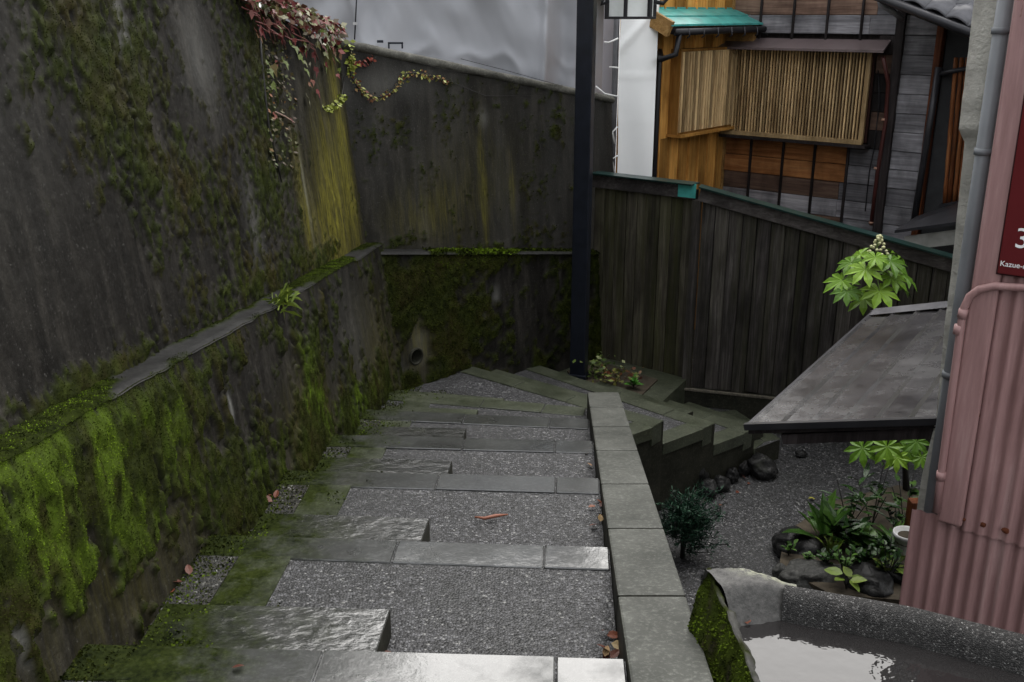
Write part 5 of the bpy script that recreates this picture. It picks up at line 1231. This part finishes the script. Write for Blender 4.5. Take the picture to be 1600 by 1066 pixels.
# white flower pot, brown post, pale panel
pp = pz(1415, 862, GZ + .25)
pot = thing('flower_pot', 'white plastic flower pot beside the brown post', 'pot', pp)
K = 24; b = MB()
prf = [(.068, 0), (.092, .12), (.10, .12), (.102, .15), (.092, .15), (.084, .13), (0.001, .12)]
for (r_, z_) in prf:
    for k in range(K): b.v.append((pp.x + r_ * math.cos(2 * math.pi * k / K), pp.y + r_ * math.sin(2 * math.pi * k / K), pp.z + z_))
for q in range(len(prf) - 1):
    for k in range(K): b.f.append((q * K + k, q * K + (k + 1) % K, (q + 1) * K + (k + 1) % K, (q + 1) * K + k))
b.sm = True; part('body', b, simple('white_pot_plastic', (.55, .55, .55), .4), pot)
part('soil', MB().prism([(pp.x + .086 * math.cos(2 * math.pi * k / 16), pp.y + .086 * math.sin(2 * math.pi * k / 16)) for k in range(16)], pp.z + .08, pp.z + .128), earth, pot)
b_ = pz(1424, 905, GZ)
bp = thing('wooden_post', 'short red-brown wooden post by the corner of the pink house', 'post', (b_.x, b_.y, GZ))
t0 = py(1436, 782, b_.y + .25)
part('shaft', MB().bar((t0.x - .02, t0.y, GZ), (t0.x - .02, t0.y, t0.z), .09, .09, (0, 1, 0)), M['redwood'], bp, .004)
pn_ = thing('panel', 'pale yellowish board standing behind the brown post', 'panel', (t0.x + .1, t0.y, GZ))
part('board', MB().bar((t0.x + .075, t0.y - .02, GZ + .35), (t0.x + .075, t0.y - .02, t0.z - .05), .03, .085, (0, 1, 0)), simple('pale_yellow_board', (.36, .36, .27), .6), pn_, .003)

# conifer shrub below the kerb
cb = pz(1066, 872, GZ)
con = thing('conifer_shrub', 'feathery dark blue-green conifer shrub beside the kerb', 'shrub', cb)
g = np.random.default_rng(5); vq = []; tubes = MB()
tubes.tube([cb, cb + Vector((0, .02, .25)), cb + Vector((-.03, .02, .46))], [.018, .013, .006], 6)
for i in range(130):
    h_ = g.random() ** .8 * .40; a = g.random() * 6.28 if i % 4 else g.normal() * .5; ln_b = (.17 - .15 * h_) * (.55 + .7 * g.random()) + .04 + (.20 * g.random() if i % 4 == 0 else 0)
    p0 = np.array(cb) + np.array([-.03 * h_, .02, .02 + h_]); d = np.array([math.cos(a), math.sin(a), .15 + .6 * g.random()]); d /= np.linalg.norm(d)
    tip = p0 + d * ln_b
    if i % 3 == 0: tubes.tube([p0, tip], .003, 4)
    m_ = 46
    f_ = g.random(m_) ** .7; base = p0 + np.outer(f_, d) * ln_b + g.normal(size=(m_, 3)) * .012
    nd = d * .7 + g.normal(size=(m_, 3)) * .55; nd /= np.linalg.norm(nd, axis=1)[:, None]; L_ = (.02 + .035 * g.random((m_, 1)))
    w_ = np.cross(nd, g.normal(size=(m_, 3))); w_ /= np.linalg.norm(w_, axis=1)[:, None]
    vq.append(np.stack([base, base + nd * L_ * .5 + w_ * .0042, base + nd * L_, base + nd * L_ * .5 - w_ * .0042], 1).reshape(-1, 3))
vq = np.concatenate(vq); part('stem', tubes, bark, con)
raw_quads('foliage', vq - np.array(cb), m_leafv('conifer_needles', [(0, (.004, .014, .008)), (.6, (.011, .036, .021)), (1, (.024, .065, .034))], .5), con, np.repeat(g.random(len(vq) // 4), 4))

# small-leaved clumps, one mesh of many leaves each
def small_leaves(name, pts, size, mat, parent, seed, droop=-.2, outv=(0, 0, 0), upv=(0, 0, 1)):
    g = np.random.default_rng(seed); pts = np.array([tuple(p) for p in pts]); k = len(pts)
    d = g.normal(size=(k, 3)); d[:, 2] = d[:, 2] * .4 + droop; d += np.array(outv); d /= np.linalg.norm(d, axis=1)[:, None]
    n_ = g.normal(size=(k, 3)) * .5 + np.array(upv); w_ = np.cross(d, n_); w_ /= np.linalg.norm(w_, axis=1)[:, None]
    L_ = size * (.55 + .8 * g.random((k, 1)))
    v = np.stack([pts, pts + d * L_ * .5 + w_ * L_ * .32, pts + d * L_, pts + d * L_ * .5 - w_ * L_ * .32], 1).reshape(-1, 3)
    return raw_quads(name, v - np.array(OFF[parent.name]), mat, parent, np.repeat(g.random(k), 4))
autumn = m_leafv('autumn_small_leaf', [(0, (.06, .02, .012)), (.3, (.12, .05, .02)), (.55, (.12, .13, .03)), (1, (.17, .20, .06))], .4)
weedm = m_leafv('weed_small_leaf', [(0, (.04, .07, .015)), (.6, (.09, .13, .03)), (1, (.20, .22, .09))], .4)
g = np.random.default_rng(9)
def blob(c, r, n): return np.array(tuple(c)) + g.normal(size=(n, 3)) * np.array(r)
for lb_, u, v, r_, n_, mt, sz in (('leafy yellow-green weed clump at the foot of the lamp post', 935, 577, (.09, .06, .07), 130, weedm, .055), ('reddish weed clump between the lamp post and the green rosette', 965, 590, (.09, .05, .05), 110, autumn, .05)):
    p = pz(u, v + 10, -3.37); t_ = thing('weed_clump', lb_, 'plant', p, 'weeds by the lamp post')
    small_leaves('foliage', blob(p + Vector((0, 0, .09)), r_, n_), sz, mt, t_, 30 + u)
bed_plant('weed_rosette', 'bright green rosette of leaves right of the reddish weeds', 990, 606, 18, 'oval', .085, m_leaf('fresh_green_leaf', [(0, (.05, .16, .02)), (1, (.10, .28, .04))], .35), (.1, 1.0), 'weeds by the lamp post', rise=.05, z0=-3.37)

# creeper on the wall corner and top
lwn = Vector((1, -.049, .1)).normalized()
lwp = Vector((float(left_x(6.0, 0.0, SB)), 6.0, 0.0))
def lh(u, v, out=0.02): return hit(u, v, lwp + lwn * out, lwn)
iv = m_leaf('creeper_leaf', [(0.0, (.07, .010, .010)), (.25, (.15, .025, .022)), (.38, (.15, .06, .03)), (.5, (.06, .09, .012)), (.75, (.10, .15, .02)), (.9, (.16, .17, .08)), (1.0, (.20, .19, .15))], .5)
ime = own('ivy', iv)
cr = thing('creeper', 'red and green creeper leaves spilling over the top of the left wall', 'plant', lh(450, 40, 0))
rs = random.Random(4)
redst = simple('red_leaf_stalk', (.16, .05, .045), .5)
spotsl = []
for i in range(110):
    u = 385 + 150 * rs.random() ** .8; top_v = max(-25, (u - 400) * .50 - 20); v = top_v + abs(rs.gauss(0, 1)) * (38 if u < 500 else 26)
    spotsl.append((u, v))
spotsl += [(415, 95), (420, 108), (475, 95), (482, 130), (488, 125), (460, 60), (495, 140), (478, 108), (452, 120), (445, 95), (425, 130), (500, 70), (520, 75), (480, 150), (430, 178), (455, 185)]
for (u, v) in spotsl:
    p = lh(u, v, .02 + .10 * rs.random() * max(0, 1 - v / 120)); d = Vector((.15 + rs.uniform(-.1, .3), rs.uniform(-.5, .5), -.9 + rs.random() * .5))
    set_leaf(ime, iv, cr, p, d, lwn + Vector((rs.uniform(-.5, .5), rs.uniform(-.6, .4), rs.uniform(-.1, .8))), rs.uniform(.035, .085))
for i in range(26):
    u = 370 + rs.random() * 110; v = (u - 370) * .45 - 10 + rs.random() * 40; p = lh(u, v, .05); q = lh(u + rs.uniform(15, 42), v + rs.uniform(12, 30), .03)
    part('stalk', MB().tube([p, (p + q) / 2 + Vector((.02, 0, .01)), q], .004, 5), redst, cr)
mp_ = [lh(u, v, .02) for u, v in ((430, 175), (445, 182), (460, 192))]
part('stalk', MB().tube(mp_, .005, 5), simple('pale_dead_stalk', (.3, .2, .16), .6), cr)
# dense mat of small leaves on the very top
pts = []
for i in range(900):
    u = 380 + 155 * g.random(); tv = max(-35, (u - 400) * .50 - 28); pts.append(lh(u, tv + abs(g.normal()) * 16, .03 + .10 * g.random()))
small_leaves('small_leaves', pts, .05, m_leafv('creeper_small_leaf', [(0, (.07, .012, .012)), (.3, (.15, .03, .03)), (.5, (.12, .06, .04)), (.7, (.10, .13, .03)), (1, (.26, .22, .18))], .35), cr, 71, -.6, (.3, -.1, 0), (.9, -.2, .4))
part('stem', MB().tube([lh(u, v, .012) for u, v in ((404, 40), (408, 90), (414, 150), (420, 200), (432, 250), (440, 285))], [.012, .011, .01, .009, .008, .004], 6), bark, cr)
pts = [lh(u, v, .012) for u, v in [(410 + 45 * g.random() ** 1.5 + 12 * k / 300, 60 + 200 * k / 300) for k in range(300)]]
small_leaves('small_leaves', pts, .028, m_leafv('brown_creeper_leaf', [(0, (.035, .02, .01)), (.5, (.06, .05, .015)), (.85, (.05, .07, .015)), (1, (.16, .06, .02))], .5), cr, 72, -.7, (.3, 0, 0), (.9, -.2, .4))

def bh(u, v, out=.02): n3 = Vector((bn.x, bn.y, BAT * .7)); return hit(u, v, Vector((WC.x, WC.y, -3.3)) + Vector((bn.x, bn.y, 0)) * (out - .13), n3)
ga = thing('hanging_creeper', 'thin garland of yellow-green and red creeper looped across the far wall', 'plant', bh(600, 150, 0))
path = [(549, 78), (546, 100), (548, 120), (560, 138), (575, 149), (592, 152), (610, 145), (622, 130), (634, 115), (650, 114), (668, 118), (690, 123), (702, 126)]
P3 = [bh(u, v, .02) for u, v in path]
part('stem', MB().tube(P3, .005, 5), bark, ga)
pts = []
for a_, b_ in zip(P3[:-1], P3[1:]):
    for k in range(22): pts.append(a_.lerp(b_, g.random()) + Vector(tuple(g.normal(size=3) * .014)))
gm = m_leafv('garland_leaf', [(0, (.12, .03, .02)), (.35, (.16, .09, .03)), (.6, (.18, .18, .04)), (1, (.30, .32, .10))], .4)
small_leaves('leaves', pts, .032, gm, ga, 81, -.5, (bn.x * .4, bn.y * .4, 0), (bn.x, bn.y, .3))
P4 = [lh(u, v, .02) for u, v in ((545, 85), (540, 110), (535, 145), (530, 160), (518, 167), (507, 168))]
part('stem', MB().tube(P4, .004, 5), bark, ga)
pts = [p.lerp(q, g.random()) + Vector(tuple(g.normal(size=3) * .012)) for p, q in zip(P4[2:-1], P4[3:]) for k in range(26)] + [bh(548 + g.normal() * 3, 95 + g.normal() * 12, .03) for k in range(50)]
small_leaves('leaves', pts, .04, m_leafv('lime_garland_leaf', [(0, (.12, .14, .02)), (1, (.26, .30, .05))], .4), ga, 82, -.5, (.3, -.2, 0), (.7, -.6, .3))
P5 = [bh(u, v, .02) for u, v in ((552, 97), (562, 98), (575, 95), (584, 89))]
small_leaves('leaves', [p.lerp(q, g.random()) + Vector(tuple(g.normal(size=3) * .01)) for p, q in zip(P5[:-1], P5[1:]) for k in range(16)], .035, m_leafv('red_garland_leaf', [(0, (.10, .015, .012)), (1, (.2, .05, .03))], .4), ga, 83, -.4, (bn.x * .3, bn.y * .3, 0), (bn.x, bn.y, .3))
tw = MB()
for (a_, b_, c_) in (((700, 126), (760, 150), (830, 150)), ((720, 92), (790, 110), (880, 135)), ((640, 95), (700, 110), (760, 118))):
    tw.tube([bh(*a_, .03), bh(*b_, .03), bh(*c_, .03)], .003, 4)
part('twigs', tw, bark, ga)

# grass tufts on the ledge
lln = Vector((1, -.049, .1)).normalized(); llp = Vector((float(left_x(5.0, -1.45)), 5.0, -1.45))
gb = m_leafv('ledge_grass', [(0, (.05, .08, .01)), (1, (.17, .22, .03))], .5)
for (u, v, h_, n_, lb_) in ((440, 470, .10, 80, 'bright grass tuft growing on the wall ledge'),):
    p = hit(u, v, llp, lln); t_ = thing('grass_tuft', lb_, 'plant', p, 'tufts on the left wall')
    a_ = np.array(p) + g.normal(size=(n_, 3)) * np.array([.02, .07, .02]); d = np.array([.4, 0, .5]) + g.normal(size=(n_, 3)) * .4
    d /= np.linalg.norm(d, axis=1)[:, None]; L_ = h_ * (.4 + .8 * g.random((n_, 1))); w_ = np.cross(d, g.normal(size=(n_, 3))); w_ /= np.linalg.norm(w_, axis=1)[:, None]
    tip = a_ + d * L_ + np.array([0, 0, -.3]) * L_
    v_ = np.stack([a_ - w_ * .004, a_ + w_ * .004, a_ + d * L_ * .6 + w_ * .003, tip], 1).reshape(-1, 3)
    raw_quads('blades', v_ - np.array(p), gb, t_, np.repeat(g.random(n_), 4))

# fallen leaves and a twig on the steps
dl = m_leaf('dead_leaf', [(0, (.07, .02, .012)), (.5, (.16, .05, .025)), (.8, (.25, .11, .05)), (1, (.30, .22, .10))], .45)
dme = own('oval', dl)
ORD = ['nearest', 'second nearest', 'third nearest', 'fourth nearest', 'fifth nearest', 'sixth nearest', 'seventh nearest']
def fallen(lst, label, group, z, size):
    lst = sorted(lst, key=lambda q: -q[1])
    for i, (u, v) in enumerate(lst):
        p = pz(u, v, z + .008); o = link('fallen_leaf', dme, dl, None, p, (rng.uniform(-.6, .6), rng.uniform(-.6, .6), rng.random() * 6.28), (size * rng.uniform(.7, 1.2),) * 3)
        props(o, label if len(lst) == 1 else ORD[i] + ' ' + label, 'leaf', group)
fallen([(951, 985), (948, 993), (955, 1005), (950, 1014), (957, 1020), (945, 1026), (953, 1028)], 'red-brown dead leaf by the kerb on the nearest gravel tread', 'dead leaves on the nearest tread', zl(1), .055)
fallen([(932, 780), (936, 786), (930, 790), (934, 802), (938, 815), (935, 819)], 'red-brown dead leaf by the kerb on the second gravel tread', 'dead leaves on the second tread', zl(2), .05)
fallen([(925, 728), (921, 707)], 'tiny dead leaf by the kerb on the third gravel tread', 'dead leaves on the third tread', zl(3), .04)
fallen([(420, 772), (430, 778), (418, 781), (426, 784), (432, 770)], 'orange-red dead leaf in the second gravel pocket by the wall', 'dead leaves in the wall pocket', zl(2), .06)
fallen([(285, 908), (296, 898), (270, 925)], 'brown dead leaf in the first gravel pocket by the wall', 'dead leaves in the near pocket', zl(1), .05)
fallen([(605, 1016), (600, 1022)], 'brown dead leaf against the end of the nearest half-step block', 'dead leaves by the block', zl(1), .045)
fallen([(1130, 790), (1150, 770), (1185, 745), (1165, 748), (1098, 782), (1172, 755)], 'small orange leaf on the gravel path near the boulder row', 'leaves on the lower path', GZ, .05)
fallen([(362, 1043)], 'tan dead leaf lying on the nearest nosing stone', None, zl(0), .045)
fallen([(1168, 975)], 'orange leaf floating at the left end of the puddle', None, WZ, .04)
yl_ = link('fallen_leaf', own('ivy', m_leaf('yellow_leaf', [(0, (.3, .28, .05)), (1, (.32, .3, .06))], .4)), None, None, pz(1271, 778, GZ + .02), (.2, .1, 2), (.06, .06, .06)); props(yl_, 'yellow leaf lying alone on the gravel path', 'leaf')
twg = part('twig', MB().tube([pz(742, 808, zl(2) + .012), pz(757, 810, zl(2) + .012), pz(775, 806, zl(2) + .014), pz(794, 804, zl(2) + .012)], [.004, .008, .009, .003], 6), simple('red_brown_twig', (.2, .08, .05), .5))
props(twg, 'reddish twig lying on the second gravel tread', 'twig')
